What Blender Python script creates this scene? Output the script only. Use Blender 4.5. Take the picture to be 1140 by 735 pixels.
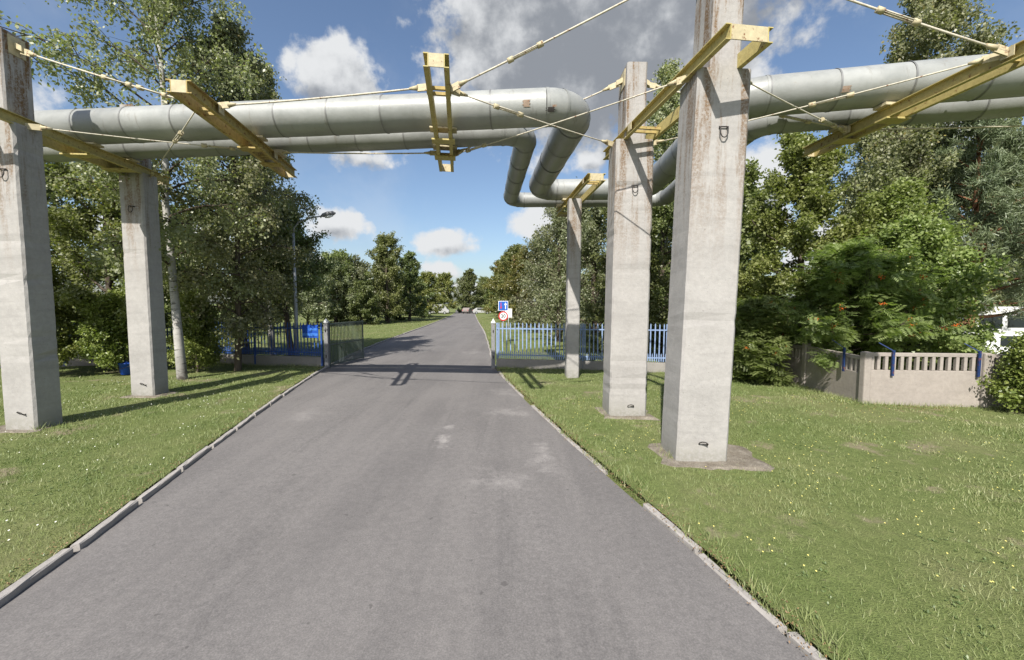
import bpy, math, random
import numpy as np
from mathutils import Vector, Matrix
R = math.radians
scene = bpy.context.scene
for o in list(bpy.data.objects):
    bpy.data.objects.remove(o)

# ------------------------------------------------------------------ camera
W_PX, F_PX = 1140.0, 460.0
cam_d = bpy.data.cameras.new('camera')
cam = bpy.data.objects.new('camera', cam_d)
scene.collection.objects.link(cam)
cam_d.sensor_width = 36.0
cam_d.lens = F_PX / W_PX * 36.0
cam_d.clip_start = 0.05
cam_d.clip_end = 3000
PITCH = math.atan((367.5 - 338.0) / F_PX)
cam.location = (0, 0, 2.5)
cam.rotation_euler = (R(90) - PITCH, 0, 0)
scene.camera = cam

# ------------------------------------------------------------------ sun, sky, exposure
SUN_EL = 45.0
SUN_DIR = Vector((0.31, 0.95, 0)).normalized()          # the way shadows fall on the ground
sun_d = bpy.data.lights.new('sun', 'SUN')
sun_d.energy = 4.6
sun_d.angle = R(0.53)
sun_d.color = (1.0, 0.955, 0.88)
sun = bpy.data.objects.new('sun', sun_d)
scene.collection.objects.link(sun)
ld = Vector((SUN_DIR.x * math.cos(R(SUN_EL)), SUN_DIR.y * math.cos(R(SUN_EL)), -math.sin(R(SUN_EL))))
sun.rotation_euler = ld.to_track_quat('-Z', 'Y').to_euler()
sun.location = (-10, -20, 30)
scene.view_settings.view_transform = 'Standard'
scene.view_settings.look = 'None'
scene.cycles.max_bounces = 12
scene.cycles.diffuse_bounces = 8
scene.cycles.transmission_bounces = 8
scene.view_settings.gamma = 1.0
scene.view_settings.exposure = 0.78


def build_world():
    w = bpy.data.worlds.new('World')
    scene.world = w
    w.use_nodes = True
    w.cycles.sampling_method = 'MANUAL'
    w.cycles.sample_map_resolution = 256
    nt = w.node_tree
    N, L = nt.nodes, nt.links
    N.clear()
    out = N.new('ShaderNodeOutputWorld')
    bg = N.new('ShaderNodeBackground')
    sky = N.new('ShaderNodeTexSky')
    sky.sky_type = 'NISHITA'
    sky.sun_disc = False
    sky.sun_elevation = R(SUN_EL)
    sky.sun_rotation = math.atan2(-SUN_DIR.x, -SUN_DIR.y)
    sky.air_density = 1.0
    sky.dust_density = 1.7
    sky.ozone_density = 2.3
    bg.inputs[1].default_value = 0.09

    def math_(op, a=None, b=None, c=None):
        n = N.new('ShaderNodeMath')
        n.operation = op
        for i, v in enumerate((a, b, c)):
            if v is None:
                continue
            if isinstance(v, (int, float)):
                n.inputs[i].default_value = v
            else:
                L.new(v, n.inputs[i])
        return n.outputs[0]

    def sstep(v, a, b):
        n = N.new('ShaderNodeMapRange')
        n.interpolation_type = 'SMOOTHSTEP'
        L.new(v, n.inputs[0])
        n.inputs[1].default_value = a
        n.inputs[2].default_value = b
        return n.outputs[0]

    def noise(vec, scale, detail=7, rough=0.56):
        n = N.new('ShaderNodeTexNoise')
        L.new(vec, n.inputs['Vector'])
        n.inputs['Scale'].default_value = scale
        n.inputs['Detail'].default_value = detail
        n.inputs['Roughness'].default_value = rough
        return n.outputs['Fac']
    tc = N.new('ShaderNodeTexCoord')
    d = tc.outputs['Generated']
    sep = N.new('ShaderNodeSeparateXYZ')
    L.new(d, sep.inputs[0])
    x, y, z = sep.outputs
    az = math_('ARCTAN2', x, y)
    el = math_('ARCSINE', z)
    # cumulus clouds: azimuth, elevation, half width, half height (degrees), thickness
    clouds = [
        (12, 33, 16, 10, 2.4), (22, 38, 14, 9, 2.0), (12, 44, 16, 8, 2.0), (3, 29, 6, 5, 1.3),
        (-22.0, 25.5, 6.2, 4.6, 1.1), (-19.3, 18.0, 8.0, 2.4, 0.55), (-36, 34, 6, 4, 0.5),
        (-10.1, 7.9, 5.4, 1.9, 1.0), (-23.6, 5.2, 3.8, 1.6, 1.0), (-22.6, 9.8, 4.6, 2.6, 1.0),
        (3.9, 10.9, 5.2, 2.5, 1.0), (10.2, 18.4, 3.4, 1.9, 0.8), (-9.4, 4.2, 4.4, 1.9, 0.75),
        (-5.5, 2.2, 5.5, 1.4, 0.8), (30.4, 13.7, 4.5, 6, 1.0), (38, 6, 7, 4, 0.7),
        (45, 16, 6, 4, 0.5), (-40, 7, 8, 3, 0.8), (-52, 16, 9, 4, 0.7), (60, 22, 10, 5, 0.8),
        (80, 10, 12, 4, 0.8), (-80, 12, 12, 5, 0.8), (110, 25, 14, 7, 0.8), (-115, 30, 14, 7, 0.8),
        (150, 14, 12, 5, 0.8), (-150, 10, 12, 4, 0.8), (178, 34, 14, 6, 0.7), (-70, 45, 14, 7, 0.7), (85, 50, 14, 6, 0.6)]
    field = None
    ae = N.new('ShaderNodeCombineXYZ')
    L.new(az, ae.inputs[0])
    L.new(el, ae.inputs[1])
    low = None
    for a0, e0, wd, ht, th in clouds:
        both = []
        for de in (0.0, 0.35):
            vm = N.new('ShaderNodeVectorMath')
            vm.operation = 'MULTIPLY_ADD'
            L.new(ae.outputs[0], vm.inputs[0])
            vm.inputs[1].default_value = (1 / R(wd), 1 / R(ht), 0)
            vm.inputs[2].default_value = (-a0 / wd, -e0 / ht + de, 0)
            vl = N.new('ShaderNodeVectorMath')
            vl.operation = 'LENGTH'
            L.new(vm.outputs[0], vl.inputs[0])
            both.append(math_('SUBTRACT', 1.0 + (th - 1.0) * 0.45, vl.outputs['Value']))
        field = both[0] if field is None else math_('MAXIMUM', field, both[0])
        low = both[1] if low is None else math_('MAXIMUM', low, both[1])
    nbig = noise(d, 9.0, 8, 0.58)
    nsm = noise(d, 26.0, 6, 0.6)
    nn = math_('ADD', math_('MULTIPLY', math_('SUBTRACT', nbig, 0.5), 2.1), math_('MULTIPLY', math_('SUBTRACT', nsm, 0.5), 1.0))
    ff = math_('ADD', field, nn)
    mask = sstep(ff, 0.0, 0.5)
    # faint veil of thin cloud over everything
    veil = math_('MULTIPLY', sstep(noise(d, 3.0, 6, 0.6), 0.5, 0.75), 0.16)
    mask = math_('MAXIMUM', mask, veil)
    # self shading: thick middles and undersides are greyer
    mp = N.new('ShaderNodeVectorMath')
    mp.operation = 'ADD'
    mp.inputs[1].default_value = (-0.02, -0.02, 0.05)
    L.new(d, mp.inputs[0])
    nup = noise(mp.outputs[0], 9.0, 8, 0.58)
    shade = math_('ADD', math_('MULTIPLY', math_('SUBTRACT', nup, nbig), 2.0), math_('MULTIPLY', field, 0.45))
    shade = math_('ADD', shade, math_('MULTIPLY', math_('SUBTRACT', el, 0.30), 1.3))
    shade = math_('ADD', shade, math_('MULTIPLY', math_('SUBTRACT', low, field), 1.1))
    shade = sstep(shade, -0.05, 0.95)
    cr = N.new('ShaderNodeMixRGB')
    cr.inputs[1].default_value = (5.2, 5.3, 5.4, 1)
    cr.inputs[2].default_value = (1.9, 2.05, 2.3, 1)
    L.new(shade, cr.inputs[0])
    mix = N.new('ShaderNodeMixRGB')
    L.new(mask, mix.inputs[0])
    L.new(sky.outputs[0], mix.inputs[1])
    L.new(cr.outputs[0], mix.inputs[2])
    L.new(mix.outputs[0], bg.inputs[0])
    L.new(bg.outputs[0], out.inputs[0])


build_world()

# ------------------------------------------------------------------ materials
MATS = {}


class NT:
    def __init__(self, name, rough=0.8, metal=0.0, spec=0.3):
        self.m = bpy.data.materials.new(name)
        self.m.use_nodes = True
        self.N = self.m.node_tree.nodes
        self.L = self.m.node_tree.links
        self.b = self.N['Principled BSDF']
        self.b.inputs['Roughness'].default_value = rough
        self.b.inputs['Metallic'].default_value = metal
        self.b.inputs['Specular IOR Level'].default_value = spec
        MATS[name] = self.m
        self.tc = self.N.new('ShaderNodeTexCoord')

    def co(self, kind='Object', scale=(1, 1, 1), loc=(0, 0, 0)):
        mp = self.N.new('ShaderNodeMapping')
        mp.inputs['Scale'].default_value = scale
        mp.inputs['Location'].default_value = loc
        if kind == 'World':
            g = self.N.new('ShaderNodeNewGeometry')
            self.L.new(g.outputs['Position'], mp.inputs[0])
        else:
            self.L.new(self.tc.outputs[kind], mp.inputs[0])
        return mp.outputs[0]

    def noise(self, vec, scale=5, detail=5, rough=0.6):
        n = self.N.new('ShaderNodeTexNoise')
        self.L.new(vec, n.inputs['Vector'])
        n.inputs['Scale'].default_value = scale
        n.inputs['Detail'].default_value = detail
        n.inputs['Roughness'].default_value = rough
        return n.outputs['Fac']

    def ramp(self, fac, stops):
        r = self.N.new('ShaderNodeValToRGB')
        el = r.color_ramp.elements
        while len(el) > 1:
            el.remove(el[-1])
        el[0].position = stops[0][0]
        c = stops[0][1]
        el[0].color = (*c, 1) if len(c) == 3 else c
        for p, c in stops[1:]:
            e = el.new(p)
            e.color = (*c, 1)
        self.L.new(fac, r.inputs[0])
        return r.outputs[0]

    def step(self, v, a, b, lo=0, hi=1):
        n = self.N.new('ShaderNodeMapRange')
        n.interpolation_type = 'SMOOTHSTEP'
        self.L.new(v, n.inputs[0])
        for i, q in enumerate((a, b, lo, hi)):
            n.inputs[i + 1].default_value = q
        return n.outputs[0]

    def math(self, op, a, b=None):
        n = self.N.new('ShaderNodeMath')
        n.operation = op
        for i, v in enumerate((a, b)):
            if v is None:
                continue
            if isinstance(v, (int, float)):
                n.inputs[i].default_value = v
            else:
                self.L.new(v, n.inputs[i])
        return n.outputs[0]

    def mix(self, fac, a, b, mode='MIX'):
        n = self.N.new('ShaderNodeMixRGB')
        n.blend_type = mode
        for i, v in enumerate((fac, a, b)):
            if isinstance(v, (int, float)):
                n.inputs[i].default_value = v
            elif isinstance(v, tuple):
                n.inputs[i].default_value = (*v, 1)
            else:
                self.L.new(v, n.inputs[i])
        return n.outputs[0]

    def sep(self, vec):
        s = self.N.new('ShaderNodeSeparateXYZ')
        self.L.new(vec, s.inputs[0])
        return s.outputs

    def color(self, c):
        if isinstance(c, tuple):
            self.b.inputs['Base Color'].default_value = (*c, 1)
        else:
            self.L.new(c, self.b.inputs['Base Color'])

    def bump(self, h, strength=0.3, dist=0.02):
        n = self.N.new('ShaderNodeBump')
        n.inputs['Strength'].default_value = strength
        n.inputs['Distance'].default_value = dist
        self.L.new(h, n.inputs['Height'])
        self.L.new(n.outputs[0], self.b.inputs['Normal'])

    def rand(self):
        n = self.N.new('ShaderNodeObjectInfo')
        return n.outputs['Random']


def paint(name, col, rough=0.6, var=0.25, rust=0.0, scale=9, metal=0.0, spec=0.3):
    t = NT(name, rough, metal, spec)
    n = t.noise(t.co('World'), scale, 6)
    c = t.ramp(n, [(0.25, tuple(v * (1 - var) for v in col)), (0.75, tuple(min(1, v * (1 + var)) for v in col))])
    if rust > 0:
        r = t.step(t.noise(t.co('World', loc=(7, 3, 1)), scale * 0.8, 8, 0.7), 0.62 - rust, 0.72 - rust)
        c = t.mix(r, c, (0.16, 0.055, 0.02))
    t.color(c)
    t.bump(n, 0.15, 0.01)
    return t.m


def mat_concrete(name, base=(0.345, 0.33, 0.315), stain=True):
    t = NT(name, 0.9)
    ob = t.co('Object')
    n1 = t.noise(ob, 1.3, 6, 0.6)
    n2 = t.noise(ob, 14, 5, 0.65)
    n3 = t.noise(ob, 90, 3, 0.6)
    c = t.ramp(n1, [(0.3, tuple(v * 0.80 for v in base)), (0.7, tuple(v * 1.12 for v in base))])
    c = t.mix(0.3, c, t.ramp(n2, [(0.3, tuple(v * 0.7 for v in base)), (0.7, tuple(v * 1.25 for v in base))]))
    # horizontal formwork bands
    fb = t.noise(t.co('Object', (0.4, 0.4, 3.0)), 2.4, 3)
    c = t.mix(t.step(fb, 0.52, 0.66, 0, 0.3), c, tuple(v * 0.72 for v in base))
    # pits
    pit = t.step(t.noise(ob, 38, 2), 0.70, 0.76, 0, 0.75)
    c = t.mix(pit, c, tuple(v * 0.35 for v in base))
    if stain:
        z = t.sep(ob)[2]
        st = t.noise(t.co('Object', (2.6, 2.6, 0.22)), 1.9, 6, 0.7)
        m = t.math('MULTIPLY', t.step(st, 0.46, 0.60), t.step(z, 2.6, 5.6))
        m2 = t.math('MULTIPLY', t.step(st, 0.40, 0.6), t.step(z, 5.7, 7.2))
        br = t.noise(ob, 30, 4, 0.7)
        m = t.math('MULTIPLY', t.math('ADD', m, t.math('MULTIPLY', m2, 0.7)), t.step(br, 0.35, 0.62, 0.25, 0.95))
        c = t.mix(t.math('MULTIPLY', m, 0.95), c, (0.150, 0.090, 0.042))
        lo = t.math('MULTIPLY', t.step(z, 0.45, 0.0), t.step(n2, 0.35, 0.6, 0.2, 0.7))
        c = t.mix(lo, c, (0.19, 0.185, 0.15))
    t.color(c)
    h = t.math('ADD', t.math('MULTIPLY', n2, 0.8), t.math('MULTIPLY', n3, 0.4))
    t.bump(h, 0.45, 0.012)
    return t.m


def mat_leaf(name, cols, trans=0.30, rough=0.55, autumn=None):
    """cols: dark, mid, light leaf colours picked per leaf"""
    t = NT(name, rough - 0.08, 0, 0.5)
    at = t.N.new('ShaderNodeAttribute')
    at.attribute_name = 'leaf_tint'
    stops = [(0.0, cols[0]), (0.5, cols[1]), (1.0, cols[2])]
    if autumn:
        stops = [(0.0, cols[0]), (0.45, cols[1]), (0.9, cols[2]), (0.95, autumn), (1.0, autumn)]
    c = t.ramp(at.outputs['Fac'], stops)
    n = t.noise(t.co('World'), 0.9, 3)
    c = t.mix(t.step(n, 0.35, 0.7, 0.0, 0.45), c, cols[2])
    hs = t.N.new('ShaderNodeHueSaturation')
    t.L.new(c, hs.inputs['Color'])
    rv = t.rand()
    t.L.new(t.step(rv, 0, 1, 0.485, 0.515), hs.inputs['Hue'])
    t.L.new(t.step(rv, 0, 1, 0.85, 1.12), hs.inputs['Value'])
    c = hs.outputs[0]
    t.color(c)
    tr = t.N.new('ShaderNodeBsdfTranslucent')
    t.L.new(t.mix(1.0, c, (1.1, 1.25, 0.55), 'MULTIPLY'), tr.inputs[0])
    mx = t.N.new('ShaderNodeMixShader')
    mx.inputs[0].default_value = trans
    t.L.new(t.b.outputs[0], mx.inputs[1])
    t.L.new(tr.outputs[0], mx.inputs[2])
    t.L.new(mx.outputs[0], t.N['Material Output'].inputs[0])
    return t.m


def build_materials():
    mat_concrete('concrete')
    mat_concrete('concrete_plain', (0.33, 0.315, 0.29), False)
    mat_concrete('kerb_concrete', (0.31, 0.29, 0.27), False)
    mat_concrete('fence_concrete', (0.31, 0.275, 0.245), False)
    mat_concrete('base_concrete', (0.25, 0.235, 0.215), False)
    paint('yellow_paint', (0.42, 0.35, 0.14), 0.6, 0.2, 0.05, 16)
    paint('cream_paint', (0.45, 0.39, 0.25), 0.6, 0.2, 0.05, 14)
    paint('rusty_paint', (0.37, 0.285, 0.11), 0.7, 0.25, 0.075, 15)
    paint('rod_paint', (0.50, 0.46, 0.37), 0.55, 0.25, 0.06, 20)
    paint('rust_patch', (0.27, 0.20, 0.15), 0.8, 0.35, 0.1)
    paint('dark_iron', (0.045, 0.04, 0.038), 0.7, 0.3)
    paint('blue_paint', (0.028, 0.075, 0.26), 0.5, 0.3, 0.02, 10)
    paint('dark_blue_paint', (0.012, 0.032, 0.11), 0.6, 0.35, 0.08, 14)  # dark blue paint of the wire arms, their own colour
    paint('pale_blue_paint', (0.20, 0.275, 0.43), 0.5, 0.2, 0.02, 10)
    paint('grey_post', (0.20, 0.20, 0.205), 0.6, 0.25, 0.02, 14)
    paint('gate_green', (0.10, 0.125, 0.11), 0.6, 0.25, 0.03, 14)
    paint('white_paint', (0.70, 0.70, 0.69), 0.35, 0.05)
    paint('dull_white_paint', (0.36, 0.36, 0.35), 0.5, 0.05)
    paint('pink_paint', (0.22, 0.19, 0.175), 0.5, 0.08)
    paint('sign_blue', (0.02, 0.10, 0.42), 0.4, 0.08)
    paint('sign_white', (0.75, 0.75, 0.75), 0.4, 0.05)
    paint('sign_red', (0.5, 0.03, 0.04), 0.4, 0.1)
    paint('black_rubber', (0.02, 0.02, 0.02), 0.7, 0.2)
    paint('glass_dark', (0.02, 0.025, 0.03), 0.1, 0.1, spec=0.6)
    paint('galvanised', (0.34, 0.35, 0.35), 0.5, 0.15, metal=0.3)
    paint('board_blue', (0.015, 0.07, 0.36), 0.45, 0.2)
    paint('board_pale', (0.05, 0.17, 0.55), 0.45, 0.2)
    paint('roof_red', (0.33, 0.12, 0.07), 0.8, 0.2)
    # pipe cladding
    t = NT('pipe_cladding', 0.5, 0.1, 0.45)
    w = t.co('World')
    n = t.noise(w, 2.2, 7, 0.65)
    f = t.noise(w, 45, 3)
    c = t.ramp(n, [(0.28, (0.235, 0.242, 0.232)), (0.72, (0.305, 0.313, 0.305))])
    rv = t.rand()
    c = t.mix(1.0, c, t.ramp(rv, [(0, (0.86, 0.86, 0.85)), (1, (1.08, 1.08, 1.07))]), 'MULTIPLY')
    st = t.math('MULTIPLY', t.step(t.noise(t.co('World', loc=(4, 0, 2)), 5, 8, 0.75), 0.63, 0.72), 0.7)
    c = t.mix(st, c, (0.20, 0.17, 0.13))
    dr = t.step(t.noise(t.co('World', (3.2, 1.0, 0.5), (1, 6, 3)), 2.0, 7, 0.72), 0.57, 0.70, 0, 0.55)
    c = t.mix(dr, c, (0.165, 0.15, 0.125))
    t.color(c)
    t.L.new(t.step(n, 0.3, 0.7, 0.38, 0.6), t.b.inputs['Roughness'])
    t.bump(t.math('ADD', t.noise(w, 3.0, 3), t.math('MULTIPLY', f, 0.08)), 0.22, 0.03)
    t = NT('pipe_band', 0.5, 0.4, 0.4)
    t.color((0.20, 0.20, 0.195))
    # asphalt
    t = NT('asphalt', 0.88, 0, 0.25)
    w = t.co('World')
    big = t.noise(w, 0.35, 6, 0.6)
    c = t.ramp(big, [(0.3, (0.122, 0.115, 0.113)), (0.7, (0.160, 0.151, 0.147))])
    # wheel tracks polished paler along the lane
    ls = t.noise(t.co('World', (1.1, 0.10, 1)), 1.3, 4)
    c = t.mix(t.step(ls, 0.38, 0.65, 0.0, 0.5), c, (0.180, 0.169, 0.163))
    ls2 = t.noise(t.co('World', (2.6, 0.16, 1), (5, 2, 0)), 1.0, 5, 0.7)
    c = t.mix(t.step(ls2, 0.55, 0.7, 0.0, 0.4), c, (0.100, 0.095, 0.094))
    xyz = t.sep(w)
    # worn pale smears: two long ones on the near lane and small ones elsewhere
    wn = t.noise(w, 2.2, 7, 0.72)

    def blot(cx, cy, sx, sy, amt, a_, b_):
        dx = t.math('MULTIPLY', t.math('SUBTRACT', xyz[0], cx), 1 / sx)
        dy = t.math('MULTIPLY', t.math('SUBTRACT', xyz[1], cy), 1 / sy)
        rr = t.math('SQRT', t.math('ADD', t.math('MULTIPLY', dx, dx), t.math('MULTIPLY', dy, dy)))
        v = t.math('ADD', t.math('SUBTRACT', 1.0, rr), t.math('MULTIPLY', t.math('SUBTRACT', wn, 0.5), 3.4))
        return t.step(v, a_, b_, 0, amt * 0.62)
    for args in ((-1.25, 7.3, 0.22, 0.55, 0.75, .3, 1.0), (-1.3, 8.2, .2, .3, .6, .3, 1.0), (0.55, 6.6, 0.35, 1.2, 0.6, .2, 1.1), (0.0, 9.3, 1.0, 0.7, 0.45, .3, 1.2),
                 (-0.1, 5.6, 0.8, 0.7, 0.4, .3, 1.2), (-0.2, 11.6, .9, .8, .4, .3, 1.2), (-4.5, 9.0, .7, 1.2, .3, .3, 1.2), (-2.0, 21, 1.5, 2.0, .35, .3, 1.2)):
        c = t.mix(blot(*args), c, (0.36, 0.34, 0.325))
    # dark patched repair and oil
    c = t.mix(blot(-3.1, 5.4, .5, .7, .35, .5, 1.3), c, (0.09, 0.085, 0.083))
    c = t.mix(blot(-2.2, 12.5, 1.2, .8, .25, .3, 1.2), c, (0.10, 0.094, 0.092))
    # dusty margins along both kerbs come from fine noise
    ag = t.noise(w, 70, 5, 0.8)
    c = t.mix(0.7, c, t.ramp(ag, [(0.3, (0.5, 0.5, 0.5)), (0.5, (0.95, 0.95, 0.95)), (0.72, (1.6, 1.6, 1.58))]), 'MULTIPLY')
    md = t.noise(w, 14, 6, 0.75)
    c = t.mix(0.5, c, t.ramp(md, [(0.3, (0.7, 0.7, 0.7)), (0.7, (1.3, 1.29, 1.27))]), 'MULTIPLY')
    sp = t.step(t.noise(w, 9, 2), 0.70, 0.75, 0, 0.6)
    c = t.mix(sp, c, (0.07, 0.066, 0.064))
    t.color(c)
    t.bump(ag, 0.4, 0.005)
    # lawn soil and turf
    t = NT('turf', 0.95, 0, 0.1)
    w = t.co('World')
    n = t.noise(w, 0.45, 6, 0.65)
    n2 = t.noise(w, 9, 6, 0.7)
    n3 = t.noise(w, 60, 3, 0.7)
    c = t.ramp(n, [(0.32, (0.112, 0.148, 0.048)), (0.52, (0.165, 0.182, 0.075)), (0.70, (0.26, 0.225, 0.135))])
    c = t.mix(0.6, c, t.ramp(n2, [(0.3, (0.07, 0.098, 0.030)), (0.6, (0.145, 0.18, 0.062)), (0.8, (0.24, 0.225, 0.12))]))
    c = t.mix(0.7, c, t.ramp(n3, [(0.3, (0.5, 0.5, 0.5)), (0.7, (1.4, 1.4, 1.3))]), 'MULTIPLY')
    # worn earth
    ea = t.step(t.noise(t.co('World', loc=(2, 5, 0)), 0.8, 6, 0.7), 0.55, 0.68, 0, 0.75)
    c = t.mix(ea, c, (0.25, 0.205, 0.145))
    t.color(c)
    t.bump(t.math('ADD', n2, n3), 0.8, 0.03)
    t = NT('earth', 0.95, 0, 0.1)
    w = t.co('World')
    n = t.noise(w, 6, 7, 0.7)
    n3 = t.noise(w, 70, 3, 0.7)
    c = t.ramp(n, [(0.3, (0.15, 0.125, 0.095)), (0.7, (0.29, 0.26, 0.22))])
    c = t.mix(0.8, c, t.ramp(n3, [(0.3, (0.5, 0.5, 0.5)), (0.7, (1.4, 1.4, 1.35))]), 'MULTIPLY')
    t.color(c)
    t.bump(t.math('ADD', n, n3), 0.8, 0.03)
    # grass blades
    mat_leaf('grass_blade', ((0.105, 0.148, 0.04), (0.182, 0.228, 0.075), (0.335, 0.33, 0.165)), 0.25, 0.6)
    mat_leaf('weed_leaf', ((0.07, 0.13, 0.035), (0.13, 0.20, 0.065), (0.22, 0.28, 0.12)), 0.25, 0.5)
    mat_leaf('dry_litter', ((0.10, 0.06, 0.03), (0.20, 0.13, 0.07), (0.30, 0.20, 0.09)), 0.1, 0.8)
    t = NT('flower_yellow', 0.6)
    t.color((0.60, 0.53, 0.16))
    t = NT('flower_white', 0.6)
    t.color((0.7, 0.7, 0.62))
    # bark
    t = NT('bark', 0.95, 0, 0.1)
    n = t.noise(t.co('Object', (6, 6, 1.2)), 3, 6, 0.7)
    t.color(t.ramp(n, [(0.3, (0.045, 0.035, 0.026)), (0.7, (0.14, 0.115, 0.09))]))
    t.bump(n, 0.8, 0.03)
    t = NT('pine_bark', 0.95, 0, 0.1)
    n = t.noise(t.co('Object', (6, 6, 1.5)), 3, 6, 0.7)
    t.color(t.ramp(n, [(0.3, (0.10, 0.045, 0.025)), (0.7, (0.30, 0.15, 0.085))]))
    t.bump(n, 0.8, 0.03)
    t = NT('birch_bark', 0.8, 0, 0.2)
    ob = t.co('Object')
    n = t.noise(t.co('Object', (2, 2, 10)), 1.6, 5, 0.6)
    n2 = t.noise(ob, 2.2, 6, 0.7)
    c = t.ramp(n2, [(0.3, (0.26, 0.25, 0.23)), (0.7, (0.46, 0.445, 0.42))])
    c = t.mix(t.step(n, 0.58, 0.66, 0, 0.9), c, (0.05, 0.045, 0.04))
    z = t.sep(ob)[2]
    dk = t.math('MULTIPLY', t.step(z, 1.2, 0.0), t.step(n2, 0.4, 0.6, 0.3, 1.0))
    c = t.mix(dk, c, (0.07, 0.06, 0.05))
    t.color(c)
    t.bump(n, 0.4, 0.02)
    # leaves
    mat_leaf('birch_leaf', ((0.13, 0.145, 0.068), (0.22, 0.235, 0.12), (0.335, 0.338, 0.2)), 0.38, 0.5, (0.26, 0.21, 0.045))
    mat_leaf('broad_leaf', ((0.095, 0.122, 0.04), (0.18, 0.212, 0.074), (0.275, 0.3, 0.125)), 0.38, 0.5)
    mat_leaf('dark_leaf', ((0.08, 0.1, 0.038), (0.14, 0.168, 0.06), (0.215, 0.235, 0.098)), 0.36, 0.5)
    mat_leaf('linden_leaf', ((0.11, 0.145, 0.038), (0.205, 0.248, 0.072), (0.31, 0.335, 0.13)), 0.4, 0.5)
    mat_leaf('rowan_leaf', ((0.13, 0.185, 0.062), (0.225, 0.295, 0.1), (0.31, 0.37, 0.15)), 0.5, 0.5)
    mat_leaf('willow_leaf', ((0.12, 0.138, 0.072), (0.185, 0.2, 0.108), (0.27, 0.28, 0.165)), 0.38, 0.5)
    mat_leaf('autumn_leaf', ((0.125,0.145,0.045),(0.19,0.20,0.062),(0.27,0.25,0.085)), 0.38, 0.5, (0.30, 0.17, 0.04))
    mat_leaf('shrub_leaf', ((0.095, 0.135, 0.028), (0.165, 0.205, 0.046), (0.26, 0.285, 0.08)), 0.3, 0.5)
    mat_leaf('pine_needle', ((0.085, 0.118, 0.06), (0.145, 0.185, 0.094), (0.215, 0.255, 0.14)), 0.12, 0.55)
    t = NT('berry', 0.4)
    t.color((0.62, 0.13, 0.02))


build_materials()
M = MATS

# ------------------------------------------------------------------ helpers
COL = scene.collection


def tag(o, label=None, cat=None, group=None, kind=None):
    if label:
        o['label'] = label
    if cat:
        o['category'] = cat
    if group:
        o['group'] = group
    if kind:
        o['kind'] = kind
    return o


def empty(name, loc=(0, 0, 0), rz=0.0, label=None, cat=None, group=None):
    o = bpy.data.objects.new(name, None)
    o.empty_display_size = 0.2
    COL.objects.link(o)
    o.location = loc
    o.rotation_euler = (0, 0, rz)
    return tag(o, label, cat, group)


def link(name, mesh, parent=None, loc=None, rot=None):
    o = bpy.data.objects.new(name, mesh)
    COL.objects.link(o)
    if parent is not None:
        o.parent = parent
    if loc is not None:
        o.location = loc
    if rot is not None:
        o.rotation_euler = rot
    return o


class MB:
    def __init__(self):
        self.v, self.f, self.s = [], [], []

    def add(self, verts, faces, smooth=False):
        b = len(self.v)
        self.v += [tuple(p) for p in verts]
        self.f += [tuple(b + i for i in f) for f in faces]
        self.s += [smooth] * len(faces)
        return self

    def box(self, c, s, mat=None):
        x, y, z = (q / 2 for q in s)
        vs = [Vector((sx * x, sy * y, sz * z)) for sx in (-1, 1) for sy in (-1, 1) for sz in (-1, 1)]
        if mat is not None:
            vs = [mat @ v for v in vs]
        c = Vector(c)
        return self.add([v + c for v in vs], [(0, 1, 3, 2), (4, 6, 7, 5), (0, 4, 5, 1), (2, 3, 7, 6), (0, 2, 6, 4), (1, 5, 7, 3)])

    def prism(self, poly, p0, p1, u, v, smooth=False):
        """poly of (a,b) swept from p0 to p1, a along u and b along v"""
        p0, p1, u, v = Vector(p0), Vector(p1), Vector(u), Vector(v)
        n = len(poly)
        vs = [p0 + u * a + v * b for a, b in poly] + [p1 + u * a + v * b for a, b in poly]
        fs = [(i, (i + 1) % n, n + (i + 1) % n, n + i) for i in range(n)]
        fs += [tuple(range(n - 1, -1, -1)), tuple(range(n, 2 * n))]
        return self.add(vs, fs, smooth)

    def tube(self, pts, rad, sides=8, cap=True, smooth=True, tans=None):
        pts = [Vector(p) for p in pts]
        n = len(pts)
        if not hasattr(rad, '__len__'):
            rad = [rad] * n
        vs, fs = [], []
        t0 = (pts[1] - pts[0]).normalized()
        ref = Vector((0, 0, 1)) if abs(t0.z) < 0.9 else Vector((1, 0, 0))
        u = t0.cross(ref).normalized()
        for i, p in enumerate(pts):
            if tans:
                t = tans[i]
            elif i == 0:
                t = t0
            elif i == n - 1:
                t = (pts[i] - pts[i - 1]).normalized()
            else:
                t = ((pts[i] - pts[i - 1]).normalized() + (pts[i + 1] - pts[i]).normalized()).normalized()
            u = (u - t * u.dot(t)).normalized()
            w = t.cross(u)
            for k in range(sides):
                a = 2 * math.pi * k / sides
                vs.append(p + (u * math.cos(a) + w * math.sin(a)) * rad[i])
        for i in range(n - 1):
            for k in range(sides):
                k2 = (k + 1) % sides
                fs.append((i * sides + k, i * sides + k2, (i + 1) * sides + k2, (i + 1) * sides + k))
        self.add(vs, fs, smooth)
        if cap:
            b = len(self.v) - len(vs)
            self.f += [tuple(b + k for k in range(sides - 1, -1, -1)), tuple(b + (n - 1) * sides + k for k in range(sides))]
            self.s += [False, False]
        return self

    def mesh(self, name, mat):
        m = bpy.data.meshes.new(name)
        m.from_pydata(self.v, [], self.f)
        m.materials.append(M[mat] if isinstance(mat, str) else mat)
        m.polygons.foreach_set('use_smooth', self.s)
        m.update()
        return m

    def build(self, name, mat, parent=None, loc=None, rot=None):
        return link(name, self.mesh(name, mat), parent, loc, rot)


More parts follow.
